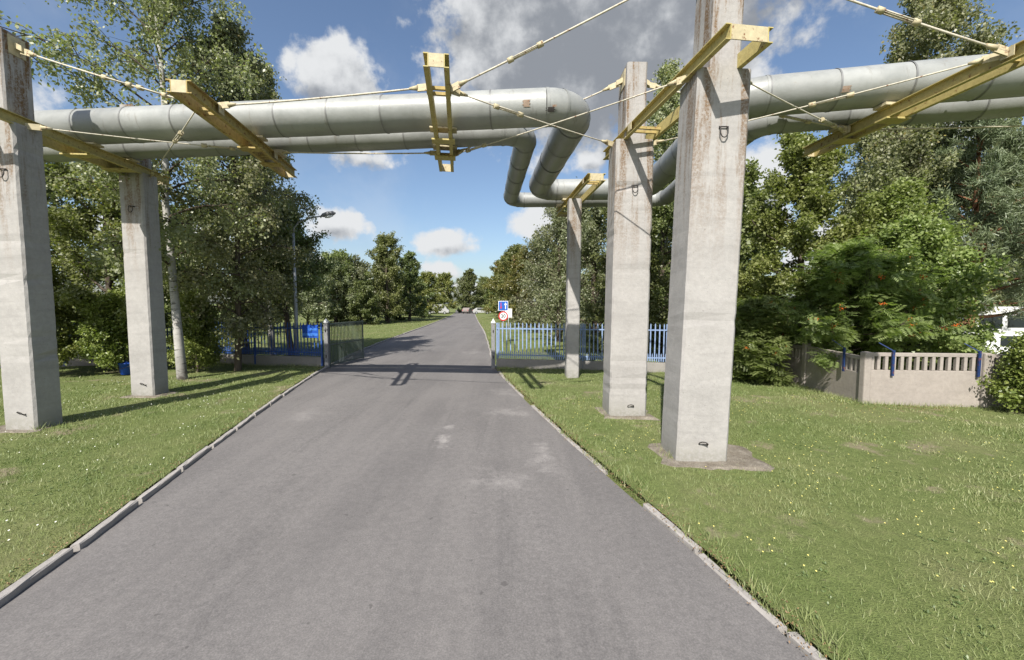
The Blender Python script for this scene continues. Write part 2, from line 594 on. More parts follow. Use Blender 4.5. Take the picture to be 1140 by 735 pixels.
def bevel(o, w=0.01, seg=1):
    md = o.modifiers.new('bevel', 'BEVEL')
    md.width = w
    md.segments = seg
    md.limit_method = 'ANGLE'
    return o


def np_mesh(name, verts, nper, mat, tint=None, quads=True):
    """verts (N*nper,3): N separate polygons with nper corners each"""
    n = len(verts) // nper
    m = bpy.data.meshes.new(name)
    m.vertices.add(len(verts))
    m.vertices.foreach_set('co', np.ascontiguousarray(verts, dtype=np.float32).ravel())
    m.loops.add(len(verts))
    m.loops.foreach_set('vertex_index', np.arange(len(verts), dtype=np.int32))
    m.polygons.add(n)
    m.polygons.foreach_set('loop_start', np.arange(0, len(verts), nper, dtype=np.int32))
    m.update(calc_edges=True)
    if tint is not None:
        a = m.attributes.new('leaf_tint', 'FLOAT', 'FACE')
        a.data.foreach_set('value', np.ascontiguousarray(tint, dtype=np.float32))
    m.materials.append(M[mat] if isinstance(mat, str) else mat)
    return m


# ------------------------------------------------------------------ ground, road, lawns
KL = [(-3.6, -8), (-3.75, 0), (-4.12, 3.17), (-4.46, 4.3), (-5.01, 6.4), (-5.93, 10.0), (-6.79, 13.75), (-7.55, 18.0), (-8.15, 23.0),
      (-8.84, 33.8), (-9.6, 48), (-12.2, 82.3), (-15.5, 115), (-22, 160)]
KR = [(3.6, -8), (2.62, 0), (2.11, 2.75), (1.78, 4.3), (1.08, 7.0), (0.42, 10.2), (-0.36, 13.92), (-0.72, 15.9), (-0.98, 18.5), (-1.4, 24.4),
      (-2.67, 38.3), (-4.2, 52), (-7.3, 82.3), (-10.5, 115), (-17, 160)]


def interp(poly, y):
    for (x0, y0), (x1, y1) in zip(poly, poly[1:]):
        if y <= y1:
            return x0 + (x1 - x0) * (y - y0) / (y1 - y0)
    return poly[-1][0]


def smooth_interp(poly, y):
    w = 0.5 + abs(y) * 0.05
    return sum(interp(poly, y + k * w) for k in (-2, -1, 0, 1, 2)) / 5


def left_edge(y):
    return smooth_interp(KL, y)


def right_edge(y):
    return smooth_interp(KR, y)


ROWS = [-6 + 0.5 * i for i in range(52)] + [20 + 2.0 * i for i in range(71)]
LZ, RZ = 0.05, 0.03


def wob(x, y):
    return 0.018 * math.sin(x * 1.7 + y * 0.6) + 0.015 * math.sin(y * 1.3 - x * 0.8 + 1.2) + 0.01 * math.sin(x * 3.7 + 2.1 * y)


def lawn_z(x, y):
    le, re = left_edge(y), right_edge(y)
    if x < le:
        d = le - x
        return LZ + wob(x, y) * min(1, d / 1.0)
    d = x - re
    return RZ + wob(x, y) * min(1, d / 1.0)


mb = MB()
mb.add([(-1500, -200, -0.06), (1500, -200, -0.06), (1500, 2500, -0.06), (-1500, 2500, -0.06)], [(0, 1, 2, 3)])
tag(mb.build('ground', 'turf'), 'grassy open ground reaching to the horizon', kind='structure')

mb = MB()
nx = 14
vs, fs = [], []
for y in ROWS:
    a, b = left_edge(y), right_edge(y)
    for i in range(nx + 1):
        t = i / nx
        vs.append((a + (b - a) * t, y, 0.03 * math.sin(math.pi * t) - 0.0))
for r in range(len(ROWS) - 1):
    for i in range(nx):
        k = r * (nx + 1) + i
        fs.append((k, k + 1, k + nx + 2, k + nx + 1))
mb.add(vs, fs, True)
tag(mb.build('road', 'asphalt'), 'worn grey asphalt road leading through the open gate', kind='structure')


def lawn(name, side, label):
    offs = [0.02, 0.15, 0.3, 0.5, 0.8, 1.2, 1.6, 2.0, 2.5, 3, 3.5, 4, 4.6, 5.2, 6, 7, 8, 9.5, 11, 13, 16, 20, 30, 60]
    vs, fs = [], []
    for y in ROWS:
        e = left_edge(y) - 0.10 if side < 0 else right_edge(y) + 0.10
        for o in offs:
            x = e + side * o
            vs.append((x, y, lawn_z(x, y)))
    n = len(offs)
    for r in range(len(ROWS) - 1):
        for i in range(n - 1):
            k = r * n + i
            q = (k, k + 1, k + n + 1, k + n)
            fs.append(q if side > 0 else q[::-1])
    m = MB().add(vs, fs, True)
    return tag(m.build(name, 'turf'), label, kind='structure')


lawn('lawn_left', -1, 'mown grass verge on the left of the road')
lawn('lawn_right', 1, 'mown grass verge on the right of the road')

rng = np.random.default_rng(7)
random.seed(11)


def kerb(name, edge, side, height, label, spec):
    """kerb stones of one metre; nearest 40 m each an object, the rest one part"""
    root = empty(name, (edge(5), 5, 0))
    tag(root, label, kind='structure')
    y = -1.0
    pieces = []
    meshes = []
    for k in range(4):
        m = MB()
        random.seed(k + 40)
        hw, hh = 0.042, 0.13
        c = 0.012
        poly = [(-hw, -hh), (hw, -hh), (hw, hh - c), (hw - c, hh), (-hw + c, hh), (-hw, hh - c)]
        # rough top: subdivide along the length
        nseg = 6
        ring = []
        for s in range(nseg + 1):
            yy = -0.48 + 0.96 * s / nseg
            ring.append([(a + random.uniform(-.004, .004), yy, b + (random.uniform(-.008, .004) if b > 0 else 0)) for a, b in poly])
        n = len(poly)
        vs = [p for r_ in ring for p in r_]
        fs = []
        for s in range(nseg):
            for i in range(n):
                j = (i + 1) % n
                fs.append((s * n + i, (s + 1) * n + i, (s + 1) * n + j, s * n + j))
        fs += [tuple(range(n)), tuple(nseg * n + i for i in range(n - 1, -1, -1))]
        m.add(vs, fs)
        meshes.append(m.mesh('kerb_stone', 'kerb_concrete'))
    i = 0
    far = MB()
    while y < 120:
        x0, x1 = edge(y), edge(y + 1)
        ang = math.atan2(-(x1 - x0), 1.0)
        cx = (x0 + x1) / 2 + side * 0.05
        if y < 34:
            skip, dz, tilt = spec(i, y)
            if not skip:
                o = link('kerb_stone', meshes[i % 4], root)
                o.location = (cx - edge(5) + random.uniform(-.012, .012), y + 0.5 - 5, height - 0.13 + dz)
                o.rotation_euler = (random.uniform(-.008, .008), tilt, ang + random.uniform(-.012, .012))
        else:
            far.box((cx - edge(5), y + 0.5 - 5, height - 0.13), (0.11, 0.985, 0.26), Matrix.Rotation(ang, 3, 'Z'))
        y += 1.0
        i += 1
    tag(far.build('far_kerb_stones', 'kerb_concrete', root), kind='stuff')
    return root


rk = random.Random(5)
kerb('kerb_left', left_edge, -1, 0.062, 'row of raised grey concrete kerb stones along the left verge',
     lambda i, y: (False, rk.uniform(-.012, .008), rk.uniform(-.03, .03)))
kerb('kerb_right', right_edge, 1, 0.033, 'sunken broken concrete kerb stones along the right verge',
     lambda i, y: (i in (6, 11, 16), rk.uniform(-.026, .008) - (0.02 if i in (8, 13, 19) else 0), rk.uniform(-.10, .07)))

# pillar data: front-left corner x, front y, width, depth, upper width, lean
SH, TOP = 5.9, 7.45
PIL = {
    'LF': dict(x=-9.45, y=8.05, w=0.62, d=0.5, uw=0.36, lean=0.0, sh=5.78),
    'LB': dict(x=-9.72, y=10.98, w=0.62, d=0.5, uw=0.36, lean=0.0, sh=5.78),
    'RF': dict(x=2.94, y=6.60, w=0.79, d=0.70, uw=0.44, lean=1.7),
    'RM': dict(x=2.52, y=9.22, w=0.80, d=0.72, uw=0.42, lean=0.6),
    'RT': dict(x=2.04, y=14.0, w=0.42, d=0.5, uw=0.42, lean=0.4),
}


def excluded(x, y):
    """where no grass grows: pillar pads"""
    for k, p in PIL.items():
        if abs(x - p['x']) < p['w'] / 2 + 0.04 and abs(y - p['y']) < p['d'] / 2 + 0.04:
            return True
    return False


# ------------------------------------------------------------------ concrete pillars
def rebar_loop(w, h, parent, loc, rot=(0, 0, 0)):
    m = MB()
    pts = [(-w / 2, 0.01, h / 2), (-w / 2, -0.045, h / 2), (-w / 2, -0.05, -h * .1), (-w * .25, -0.05, -h * .45), (0, -0.05, -h / 2), (w * .25, -0.05, -h * .45),
           (w / 2, -0.05, -h * .1), (w / 2, -0.045, h / 2), (w / 2, 0.01, h / 2)]
    m.tube(pts, 0.009, 6)
    m.tube([(-w * .62, -0.02, h / 2 + .012), (w * .62, -0.02, h / 2 + .012)], 0.009, 6)
    return m.build('lifting_loop', 'dark_iron', parent, loc, rot)


def chamf(w, d, c):
    return [(-w / 2 + c, -d / 2), (w / 2 - c, -d / 2), (w / 2, -d / 2 + c), (w / 2, d / 2 - c), (w / 2 - c, d / 2), (-w / 2 + c, d / 2), (-w / 2, d / 2 - c), (-w / 2, -d / 2 + c)]


def pillar(key, label, top=TOP, sh=None, pad=None, loops=True, upper=True, base=0.03):
    p = PIL[key]
    sh = sh or p.get('sh', SH)
    root = empty('concrete_pylon', (p['x'], p['y'], base), 0, label, 'pillar', 'concrete pillars carrying the pipes')
    root.rotation_euler = (0, R(p['lean']), 0)
    m = MB()
    ph = random.Random(key)
    levels = [-0.3] + [sh * i / 48 for i in range(49)]
    vs, fs = [], []
    prof = chamf(p['w'], p['d'], 0.035)
    n = len(prof)
    for z in levels:
        k = 1.0 + (0.012 * (1 - z / sh))
        chip = 0.018 if ph.random() < 0.12 else 0.004
        vs += [(a * k - math.copysign(abs(ph.gauss(0, chip)), a) * .6, b * k - math.copysign(abs(ph.gauss(0, chip)), b) * .6, z) for a, b in prof]
    for l in range(len(levels) - 1):
        for i in range(n):
            j = (i + 1) % n
            fs.append((l * n + i, l * n + j, (l + 1) * n + j, (l + 1) * n + i))
    b = (len(levels) - 1) * n
    fs.append(tuple(b + i for i in range(n)))
    m.add(vs, fs)
    if upper:
        prof = chamf(p['uw'], p['d'] - 0.006, 0.03)
        vs, fs = [], []
        lv = [sh, sh + .5, sh + 1.0, top]
        for z in lv:
            vs += [(a + ph.uniform(-.003, .003), bb, z) for a, bb in prof]
        for l in range(len(lv) - 1):
            for i in range(n):
                j = (i + 1) % n
                fs.append((l * n + i, l * n + j, (l + 1) * n + j, (l + 1) * n + i))
        fs.append(tuple((len(lv) - 1) * n + i for i in range(n)))
        m.add(vs, fs)
    m.build('shaft', 'concrete', root)
    fy = -p['d'] / 2
    if loops:
        rebar_loop(0.11, 0.15, root, (ph.uniform(-.02, .09), fy, sh - 1.02 + ph.uniform(-.12, .1)), (0, R(ph.uniform(-8, 8)), 0))
        rebar_loop(0.12, 0.07, root, (ph.uniform(0, .1), fy - .005, 0.33 + ph.uniform(-.05, .06)), (R(-35), R(ph.uniform(150, 200)), R(ph.uniform(-20, 20))))
    if upper:
        # steel head plates that hold the tie rods
        for s in (-1, 1):
            MB().box((s * (p['uw'] / 2 + 0.008), 0, top - 0.22), (0.014, p['d'] * 0.55, 0.34)).build('head_plate', 'cream_paint', root)
            mm = MB()
            mm.prism([(-.05, -.05), (.05, -.05), (.05, .05), (-.05, .05)], (s * (p['uw'] / 2 + 0.016), 0, top - .2), (s * (p['uw'] / 2 + .15), 0, top - .27), (0, 1, 0), (0, 0, 1))
            mm.build('rod_lug', 'cream_paint', root)
    if pad:
        m = MB()
        random.seed(key)
        nn = 28
        ring = []
        for i in range(nn):
            a = 2 * math.pi * i / nn
            q = 1 / max(abs(math.cos(a)) / pad[0], abs(math.sin(a)) / pad[1])
            q *= random.uniform(0.86, 1.05)
            ring.append((math.cos(a) * q + pad[2], math.sin(a) * q + pad[3]))
        vs = [(pad[2], pad[3], 0.035)] + [(a * .85, b * .85, 0.03 + random.uniform(-.008, .008)) for a, b in ring] + [(a, b, -0.02) for a, b in ring]
        fs = [(0, 1 + i, 1 + (i + 1) % nn) for i in range(nn)] + [(1 + i, 1 + nn + i, 1 + nn + (i + 1) % nn, 1 + (i + 1) % nn) for i in range(nn)]
        m.add(vs, fs)
        o = m.build('footing', 'earth', root)
        o.rotation_euler = (0, R(-p['lean']), 0)
    return root


pillar('LF', 'concrete pillar nearest the left edge of the photo', pad=(0.62, 0.45, -.15, -.02), base=LZ)
pillar('LB', 'concrete pillar in front of the white birch trunk on the left', pad=(0.5, 0.42, 0, 0), base=LZ)
pillar('RF', 'tallest and nearest concrete pillar standing on a bare earth patch', pad=(0.92, 0.62, .15, -.06), top=7.9)
pillar('RM', 'middle one of the three concrete pillars right of the road', pad=(0.62, 0.50, .02, -.05))
pillar('RT', 'thin short concrete pillar right in front of the pale palisade fence', upper=False, loops=False)


# ------------------------------------------------------------------ steel cross beams
def channel(m, a, b, d, face, h=0.2, fl=0.075, t=0.014):
    """C channel from a to b, flanges pointing along sign face of the horizontal normal"""
    u = Vector((d.y, -d.x, 0)) * face
    poly = [(0, -h / 2), (fl, -h / 2), (fl, -h / 2 + t), (t, -h / 2 + t), (t, h / 2 - t), (fl, h / 2 - t), (fl, h / 2), (0, h / 2)]
    m.prism(poly, a, b, u, (0, 0, 1))


def cross_beam(label, p0, p1, zc, gap, saddles, mat, nodes=(), mats=None):
    """pair of channels from p0 (near) to p1 (far); saddles: list of (distance, pipe bottom)"""
    a, b = Vector((*p0, zc)), Vector((*p1, zc))
    d = (b - a)
    ln = d.length
    d.normalize()
    rz = math.atan2(d.y, d.x)
    root = empty('cross_girder', a, rz, label, 'steel beam', 'yellow steel cross beams under the pipes')
    dl = Vector((1, 0, 0))
    for s in (-1, 1):
        m = MB()
        off = Vector((0, s * (gap / 2), 0))
        channel(m, off, off + Vector((ln, 0, 0)), dl, -s)
        m.build('channel', mat, root)
    for e in (0.008, ln - 0.008):
        MB().box((e, 0, 0.0), (0.016, gap - 0.004, 0.19)).build('end_plate', 'cream_paint', root)
    for nd in nodes:
        for q in (-.09, .09):
            MB().box((nd + q, 0, -0.02), (0.05, gap - 0.004, 0.05)).build('spreader', 'rusty_paint', root)
        for s in (-1, 1):
            MB().box((nd, s * (gap / 2 + .085), 0.02), (0.16, 0.012, 0.14)).build('rod_lug', 'cream_paint', root)
    for sd, pb in saddles:
        MB().box((sd, 0, (zc + 0.102 + pb) / 2 + 0.0 - zc), (0.26, gap + 0.34, max(0.03, pb - zc - 0.102))).build('saddle', 'cream_paint', root)
        m = MB()
        for s in (-1, 1):
            m.box((sd, s * (gap / 2 + .12), -0.03), (0.20, 0.10, 0.05))
        MB().box((sd, 0, -0.118), (0.24, gap + 0.26, 0.03)).build('clamp_plate', mat, root)
    return root


ZB = 6.02                                   # centre of the beams
RF_, RB_ = 0.36, 0.27                       # pipe radii
ZF, ZK = 6.53, 6.44                         # pipe centre heights


def line_y(pts, x):
    (x0, y0), (x1, y1) = pts
    return y0 + (y1 - y0) * (x - x0) / (x1 - x0)


FL = ((-9.4, 9.42), (1.3, 8.74))
BL = ((-9.4, 10.40), (0.3, 9.80))
FR = ((4.55, 8.42), (9.1, 7.52))
BR = ((5.45, 9.22), (10.2, 8.32))


def beam_at(p0, p1, lines):
    """distances along the beam where it passes below the pipes"""
    res = []
    ln = math.hypot(p1[0] - p0[0], p1[1] - p0[1])
    for l, zc, r in lines:
        best = min((abs(p0[1] + (p1[1] - p0[1]) * t / 200 - line_y(l, p0[0] + (p1[0] - p0[0]) * t / 200)), t / 200) for t in range(201))
        xx = p0[0] + (p1[0] - p0[0]) * best[1]
        res.append((best[1] * ln, zc - r + (0.013 * xx if xx < 0 else 0)))
    return res


LFp, LBp, RFp, RMp = PIL['LF'], PIL['LB'], PIL['RF'], PIL['RM']
LL = ((FL, ZF, RF_), (BL, ZK, RB_))
RR = ((FR, ZF, RF_), (BR, ZK, RB_))
cross_beam('long yellow beam pair joining the two left concrete pillars', (-9.38, 7.1), (-9.79, 11.75), ZB - 0.12, 0.42,
           beam_at((-9.38, 7.1), (-9.79, 11.75), LL), 'yellow_paint')
cross_beam('rusty yellow beam pair hung from rods between left pillars and road', (-5.30, 6.80), (-5.92, 11.25), ZB - 0.07, 0.22,
           beam_at((-5.3, 6.8), (-5.92, 11.25), LL), 'rusty_paint', (0.85, 3.15))
cross_beam('yellow beam pair hung from rods above the middle of the road', (-1.10, 6.22), (-1.70, 11.0), ZB, 0.22,
           beam_at((-1.1, 6.22), (-1.7, 11.0), LL), 'yellow_paint', (0.85, 3.85))
cross_beam('yellow beam pair joining the two big right pillars, with shadow beneath', (3.10, 5.62), (2.50, 10.15), ZB, 0.52,
           [], 'yellow_paint', (3.0,))
cross_beam('long pale yellow beam pair in the upper right corner', (7.25, 5.4), (6.95, 9.9), ZB, 0.22,
           beam_at((7.25, 5.4), (6.95, 9.9), RR), 'yellow_paint', (0.7, 3.3))
cross_beam('short yellow beam on top of the thin rear pillar', (2.36, 11.75), (1.98, 16.6), ZB, 0.36,
           [(3.12, ZF - RF_), (4.15, ZK - RB_)], 'yellow_paint', (0.5,))


# ------------------------------------------------------------------ pipes
def fillet(pts, rad, step=0.11):
    """polyline with rounded corners; returns list of (point, kind)"""
    pts = [Vector(p) for p in pts]
    out = [(pts[0], 's')]
    for i in range(1, len(pts) - 1):
        a, b, c = pts[i - 1], pts[i], pts[i + 1]
        d0, d1 = (a - b).normalized(), (c - b).normalized()
        ang = d0.angle(d1)
        t = rad / math.tan(ang / 2)
        p0, p1 = b + d0 * t, b + d1 * t
        ctr = b + (d0 + d1).normalized() * (rad / math.sin(ang / 2))
        n = 7
        v0, v1 = p0 - ctr, p1 - ctr
        om = v0.angle(v1)
        for k in range(n + 1):
            s = k / n
            v = (v0 * math.sin((1 - s) * om) + v1 * math.sin(s * om)) / math.sin(om)
            out.append((ctr + v, 'e0' if k == 0 else 'e'))
    out.append((pts[-1], 's'))
    return out


def pipe(label, corners, r, z, bend, seclen):
    pts = fillet([(x, y, z + (0.013 * x if x < 0 else 0.0)) for x, y in corners], bend)
    root = empty('heating_pipe', (corners[0][0], corners[0][1], z), 0, label, 'pipe', 'silver clad pipes crossing the road')
    org = Vector((corners[0][0], corners[0][1], z))
    i = 0
    rnd = random.Random(label)
    runs = []
    while i < len(pts) - 1:
        if pts[i][1] == 'e0':
            runs.append(('bend', [q[0] for q in pts[i:i + 8]]))
            i += 7
        else:
            runs.append(('run', [pts[i][0], pts[i + 1][0]]))
            i += 1
    for kind, ps in runs:
        if kind == 'bend':
            tg0 = (ps[1] - ps[0]).normalized()
            MB().tube([ps[0] - org - tg0 * .03, ps[0] - org + tg0 * .03], r + 0.009, 28, False).build('seam_band', 'pipe_cladding', root)
            for a0, a1 in ((0, 2), (2, 5), (5, 7)):
                seg = ps[a0:a1 + 1]
                tg = [(ps[min(k + 1, 7)] - ps[max(k - 1, 0)]).normalized() for k in range(8)]
                MB().tube([q - org for q in seg], [r] * len(seg), 28, False, True, tg[a0:a1 + 1]).build('bend_cladding', 'pipe_cladding', root)
                dd = tg[a1]
                MB().tube([ps[a1] - org - dd * .025, ps[a1] - org + dd * .025], r + 0.007, 28, False).build('seam_band', 'pipe_cladding', root)
        else:
            a, b = ps
            n = max(1, round((b - a).length / seclen))
            for k in range(n):
                p = a.lerp(b, k / n) - org
                q = a.lerp(b, (k + 1) / n) - org
                d = (q - p).normalized()
                rr = r + rnd.uniform(-.003, .003)
                MB().tube([p - d * 0.01, p + d * 0.05, p.lerp(q, .5) + Vector((0, 0, rnd.uniform(-.006, .006))), q - d * 0.03, q], [rr + .007, rr + 0.002, rr, rr, rr], 28, False).build('cladding_section', 'pipe_cladding', root)
                MB().tube([p - d * 0.014, p + d * 0.014], rr + .011, 28, False).build('strap_band', 'pipe_band', root)
    return root


def ext(l, x):
    return (x, line_y(l, x))


PIPE_F = pipe('thick silver clad pipe nearest the camera, bending back beside the road', [ext(FL, -24), (1.42, line_y(FL, 1.42)), (0.88, 15.0), (4.75, 14.85), (4.40, line_y(FR, 4.4)), ext(FR, 22)], RF_, ZF, 0.62, 1.15)
pipe('thinner silver clad pipe running behind the thick one', [ext(BL, -24), (0.36, line_y(BL, 0.36)), (-0.08, 16.05), (5.75, 15.95), (5.35, line_y(BR, 5.35)), ext(BR, 22)], RB_, ZK, 0.5, 1.15)



def pipe_patch(parent, x, l, z, r, a0, a1, w, mat):
    """small torn sheet wrapped on the pipe front, angle in degrees from straight at the road, upwards positive"""
    y = line_y(l, x)
    org = parent.location
    m = MB()
    vs, fs = [], []
    n = 6
    for i in range(n + 1):
        a = R(a0 + (a1 - a0) * i / n)
        for k in (0, 1):
            xx = x + w * k + 0.02 * math.sin(i * 2.3 + k)
            yy = line_y(l, xx)
            vs.append((xx - org.x, yy - math.cos(a) * (r + .012) - org.y, z + math.sin(a) * (r + .012) - org.z))
    for i in range(n):
        fs.append((2 * i, 2 * i + 1, 2 * i + 3, 2 * i + 2))
    m.add(vs, fs, True)
    return m.build('repair_patch', mat, parent)


for x, a0, a1, w, mt in ((0.22, -22, -2, .13, 'rust_patch'), (0.68, -38, -24, .16, 'dark_iron'), (0.80, -24, -18, .08, 'rust_patch')):
    pipe_patch(PIPE_F, x, FL, ZF + (0.013 * x if x < 0 else 0), RF_, a0, a1, w, mt)
for x, a0, a1, w, mt in ((6.0, -30, -14, .14, 'rust_patch'),):
    pipe_patch(PIPE_F, x, FR, ZF, RF_, a0, a1, w, mt)


# ------------------------------------------------------------------ tie rods
def tie_rod(label, a, b, buckles=(0.3,), clevis=(True, True), r=0.016):
    a, b = Vector(a), Vector(b)
    root = empty('tie_rod', a, 0, label, 'tie rod', 'steel tie rods holding the beams')
    d = (b - a)
    ln = d.length
    d.normalize()
    side = d.cross(Vector((0, 0, 1))).normalized()
    upv = side.cross(d)
    pts = [d * (ln * t) - Vector((0, 0, 0.012 * ln * (1 - (2 * t - 1) ** 2) * 0.5)) for t in (0, .2, .4, .6, .8, 1)]
    MB().tube(pts, r, 7).build('rod', 'rod_paint', root)

    def at(t):
        return d * (ln * t) - Vector((0, 0, 0.012 * ln * (1 - (2 * t - 1) ** 2) * 0.5))
    for t in buckles:
        c = at(t)
        L_ = 0.24
        for s in (-1, 1):
            MB().tube([c - d * L_ + side * s * 0.035, c + d * L_ + side * s * 0.035], 0.011, 6).build('turnbuckle_bar', 'rod_paint', root)
            MB().tube([c + d * s * (L_ - .03), c + d * s * (L_ + .07)], 0.045, 8).build('turnbuckle_nut', 'cream_paint', root)
    for on, p, s in ((clevis[0], a, 1), (clevis[1], b, -1)):
        if on:
            c = p - a
            m = MB()
            poly = [(-.055, -.014), (.055, -.014), (.055, .014), (-.055, .014)]
            m.prism(poly, c - d * s * 0.06, c + d * s * 0.16, upv, side)
            m.tube([c + d * s * 0.15, c + d * s * 0.30], [0.045, 0.02], 8)
            m.build('clevis', 'cream_paint', root)
    return root


def on_beam(p0, p1, t, side, z=ZB + 0.03, gap=0.22):
    a, b = Vector((*p0, 0)), Vector((*p1, 0))
    d = (b - a).normalized()
    p = a + d * t
    u = Vector((d.y, -d.x, 0))
    p = p + u * side * (gap / 2 + 0.09)
    return (p.x, p.y, z)


LBEAM = ((-5.30, 6.80), (-5.92, 11.25))
MBEAM = ((-1.10, 6.22), (-1.70, 11.0))
RBEAM = ((7.25, 5.4), (6.95, 9.9))


def topof(k, side, top=TOP):
    p = PIL[k]
    ln = math.tan(R(p['lean'])) * (top - .25)
    return (p['x'] + ln + side * (p['uw'] / 2 + .14), p['y'], top - 0.25)


def shof(k, side):
    p = PIL[k]
    sh = p.get('sh', SH)
    ln = math.tan(R(p['lean'])) * sh
    return (p['x'] + ln + side * (p['w'] / 2 + .02), p['y'], sh + .06)


tie_rod('sloping tie rod from top of the leftmost pillar to the rusty beam', topof('LF', 1), on_beam(*LBEAM, 0.85, -1), (0.55, 0.75))
tie_rod('level tie rod in front of the thick pipe between the hung beams', on_beam(*LBEAM, 0.85, 1), on_beam(*MBEAM, 0.85, -1), ())
tie_rod('tie rod rising from the middle hung beam over the road to the nearest pillar', on_beam(*MBEAM, 0.85, 1), topof('RF', -1, 7.9), (0.32,))
tie_rod('tie rod behind the pipes from rear left pillar top to the rusty beam', topof('LB', 1), on_beam(*LBEAM, 3.15, -1), (0.5,))
tie_rod('level tie rod below and behind the pipes between the hung beams', on_beam(*LBEAM, 3.15, 1), on_beam(*MBEAM, 3.85, -1), ())
tie_rod('tie rod from the middle right pillar top down behind the pipes', on_beam(*MBEAM, 3.85, 1), topof('RM', -1), (0.25,))
tie_rod('diagonal brace rod crossing under the pipe bend to the middle right pillar', on_beam(*MBEAM, 0.9, 1), shof('RM', -1), (0.3,), r=0.012)
tie_rod('diagonal brace rod rising from beam far end to the nearest pillar shoulder', on_beam(*MBEAM, 3.9, 1), shof('RF', -1), (0.14,), r=0.012)
tie_rod('thin diagonal brace rod from leftmost pillar shoulder under the pipes', shof('LF', 1), on_beam(*LBEAM, 3.1, -1), (0.8,), r=0.012)
tie_rod('short brace rod dropping from rusty beam to rear left pillar', on_beam(*LBEAM, 0.9, -1), shof('LB', 1), (0.35,), r=0.012)
tie_rod('tie rod from nearest pillar top to the upper right corner', topof('RF', 1, 7.9), on_beam(*RBEAM, 0.7, -1), (0.6,))
tie_rod('tie rod from middle right pillar top to far end of corner beam', topof('RM', 1), on_beam(*RBEAM, 3.3, -1), (0.75,))
tie_rod('brace rod from nearest pillar right shoulder to far end of corner beam', shof('RF', 1), on_beam(*RBEAM, 3.35, -1), (0.8,), r=0.012)
tie_rod('brace rod with turnbuckle crossing before the right pipes', shof('RM', 1), on_beam(*RBEAM, 0.8, -1), (0.62,), r=0.012)
tie_rod('level thin rod in front of the pine leaving at right edge', on_beam(*RBEAM, 3.3, 1), (14.5, 8.0, ZB + .03), (), (True, False))


# ------------------------------------------------------------------ palisade fences
def paling_mesh(h, w=0.042, t=0.014):
    m = MB()
    poly = [(-w / 2, 0), (w / 2, 0), (w / 2, h - 0.06), (0, h), (-w / 2, h - 0.06)]
    m.prism(poly, (0, -t / 2, 0), (0, t / 2, 0), (1, 0, 0), (0, 0, 1))
    return m


def palisade(name, label, pts, z0, base_h, tip, spacing, mat, base_mat, post_every=2.45, short=True, group='palisade fences beside the gate'):
    root = empty(name, (*pts[0], z0), 0, label, 'fence', group)
    o0 = Vector((*pts[0], 0))
    pm = paling_mesh(tip - base_h - 0.03).mesh('paling', mat)
    sm = paling_mesh(0.30, 0.035).mesh('short_paling', mat)
    rnd = random.Random(name + label)
    for a, b in zip(pts, pts[1:]):
        A, B = Vector((*a, 0)), Vector((*b, 0))
        d = (B - A)
        ln = d.length
        d.normalize()
        rz = math.atan2(d.y, d.x)
        rot = Matrix.Rotation(rz, 3, 'Z')
        nb = max(1, round(ln / post_every))
        for k in range(nb):
            c = A.lerp(B, (k + 0.5) / nb) - o0
            MB().box((0, 0, 0), (ln / nb - 0.012, 0.14, base_h + 0.2)).build('base_panel', base_mat, root, (c.x, c.y, base_h / 2 - 0.1 + rnd.uniform(-.012, .012)), (0, 0, rz))
            for zz in (base_h + 0.16, tip - 0.24):
                MB().box((0, 0, 0), (ln / nb, 0.035, 0.045)).build('rail', mat, root, (c.x, c.y, zz), (0, 0, rz))
        for k in range(nb + 1):
            c = A.lerp(B, k / nb) - o0 + Vector((-d.y, d.x, 0)) * 0.055
            MB().box((0, 0, 0), (0.06, 0.06, tip - 0.02)).build('post', mat, root, (c.x, c.y, (tip - 0.02) / 2), (0, 0, rz))
        n = int(ln / spacing)
        off = Vector((d.y, -d.x, 0)) * 0.028
        for k in range(n):
            c = A + d * (spacing * (k + 0.5)) - o0 + off
            link('paling', pm, root, (c.x, c.y, base_h + 0.03 + rnd.uniform(-.012, .012)), (0, rnd.uniform(-.012, .012), rz))
            if short:
                c = c + d * spacing * 0.5
                link('short_paling', sm, root, (c.x, c.y, base_h + 0.03), (0, 0, rz))
    return root


palisade('palisade_fence', 'pale blue palisade fence on low concrete base right of the gate', [(-0.58, 15.86), (2.64, 15.3), (5.6, 14.85), (8.75, 14.4)], RZ, 0.34, 1.75, 0.155,
         'pale_blue_paint', 'base_concrete')
palisade('palisade_fence', 'dark blue palisade fence in tree shade left of the gate', [(-7.34, 15.95), (-10.3, 16.55), (-13.7, 17.1), (-17.6, 16.2), (-22.5, 15.0)], LZ, 0.38, 1.72, 0.15,
         'blue_paint', 'base_concrete')


def gate_post(label, x, y, z):
    root = empty('gate_post', (x, y, z), 0, label, 'gate post', 'gate posts at the road')
    bevel(MB().box((0, 0, 0.88), (0.15, 0.15, 1.76)).build('post', 'grey_post', root), 0.01)
    m = MB()
    m.add([(-.09, -.09, 1.76), (.09, -.09, 1.76), (.09, .09, 1.76), (-.09, .09, 1.76), (0, 0, 1.93), (-.09, -.09, 1.74), (.09, -.09, 1.74), (.09, .09, 1.74), (-.09, .09, 1.74)],
          [(0, 1, 4), (1, 2, 4), (2, 3, 4), (3, 0, 4), (5, 6, 1, 0), (6, 7, 2, 1), (7, 8, 3, 2), (8, 5, 0, 3), (8, 7, 6, 5)])
    m.build('cap', 'galvanised', root)
    for zz in (0.45, 1.45):
        MB().tube([(0.0, -0.09, zz - .05), (0.0, -0.09, zz + .05)], 0.018, 8).build('hinge', 'dark_iron', root)


gate_post('grey gate post with pale pointed cap at the pale palisade', -0.72, 15.86, 0.0)
gate_post('grey gate post with pale cap beside the open gate leaf', -7.16, 15.9, 0.02)

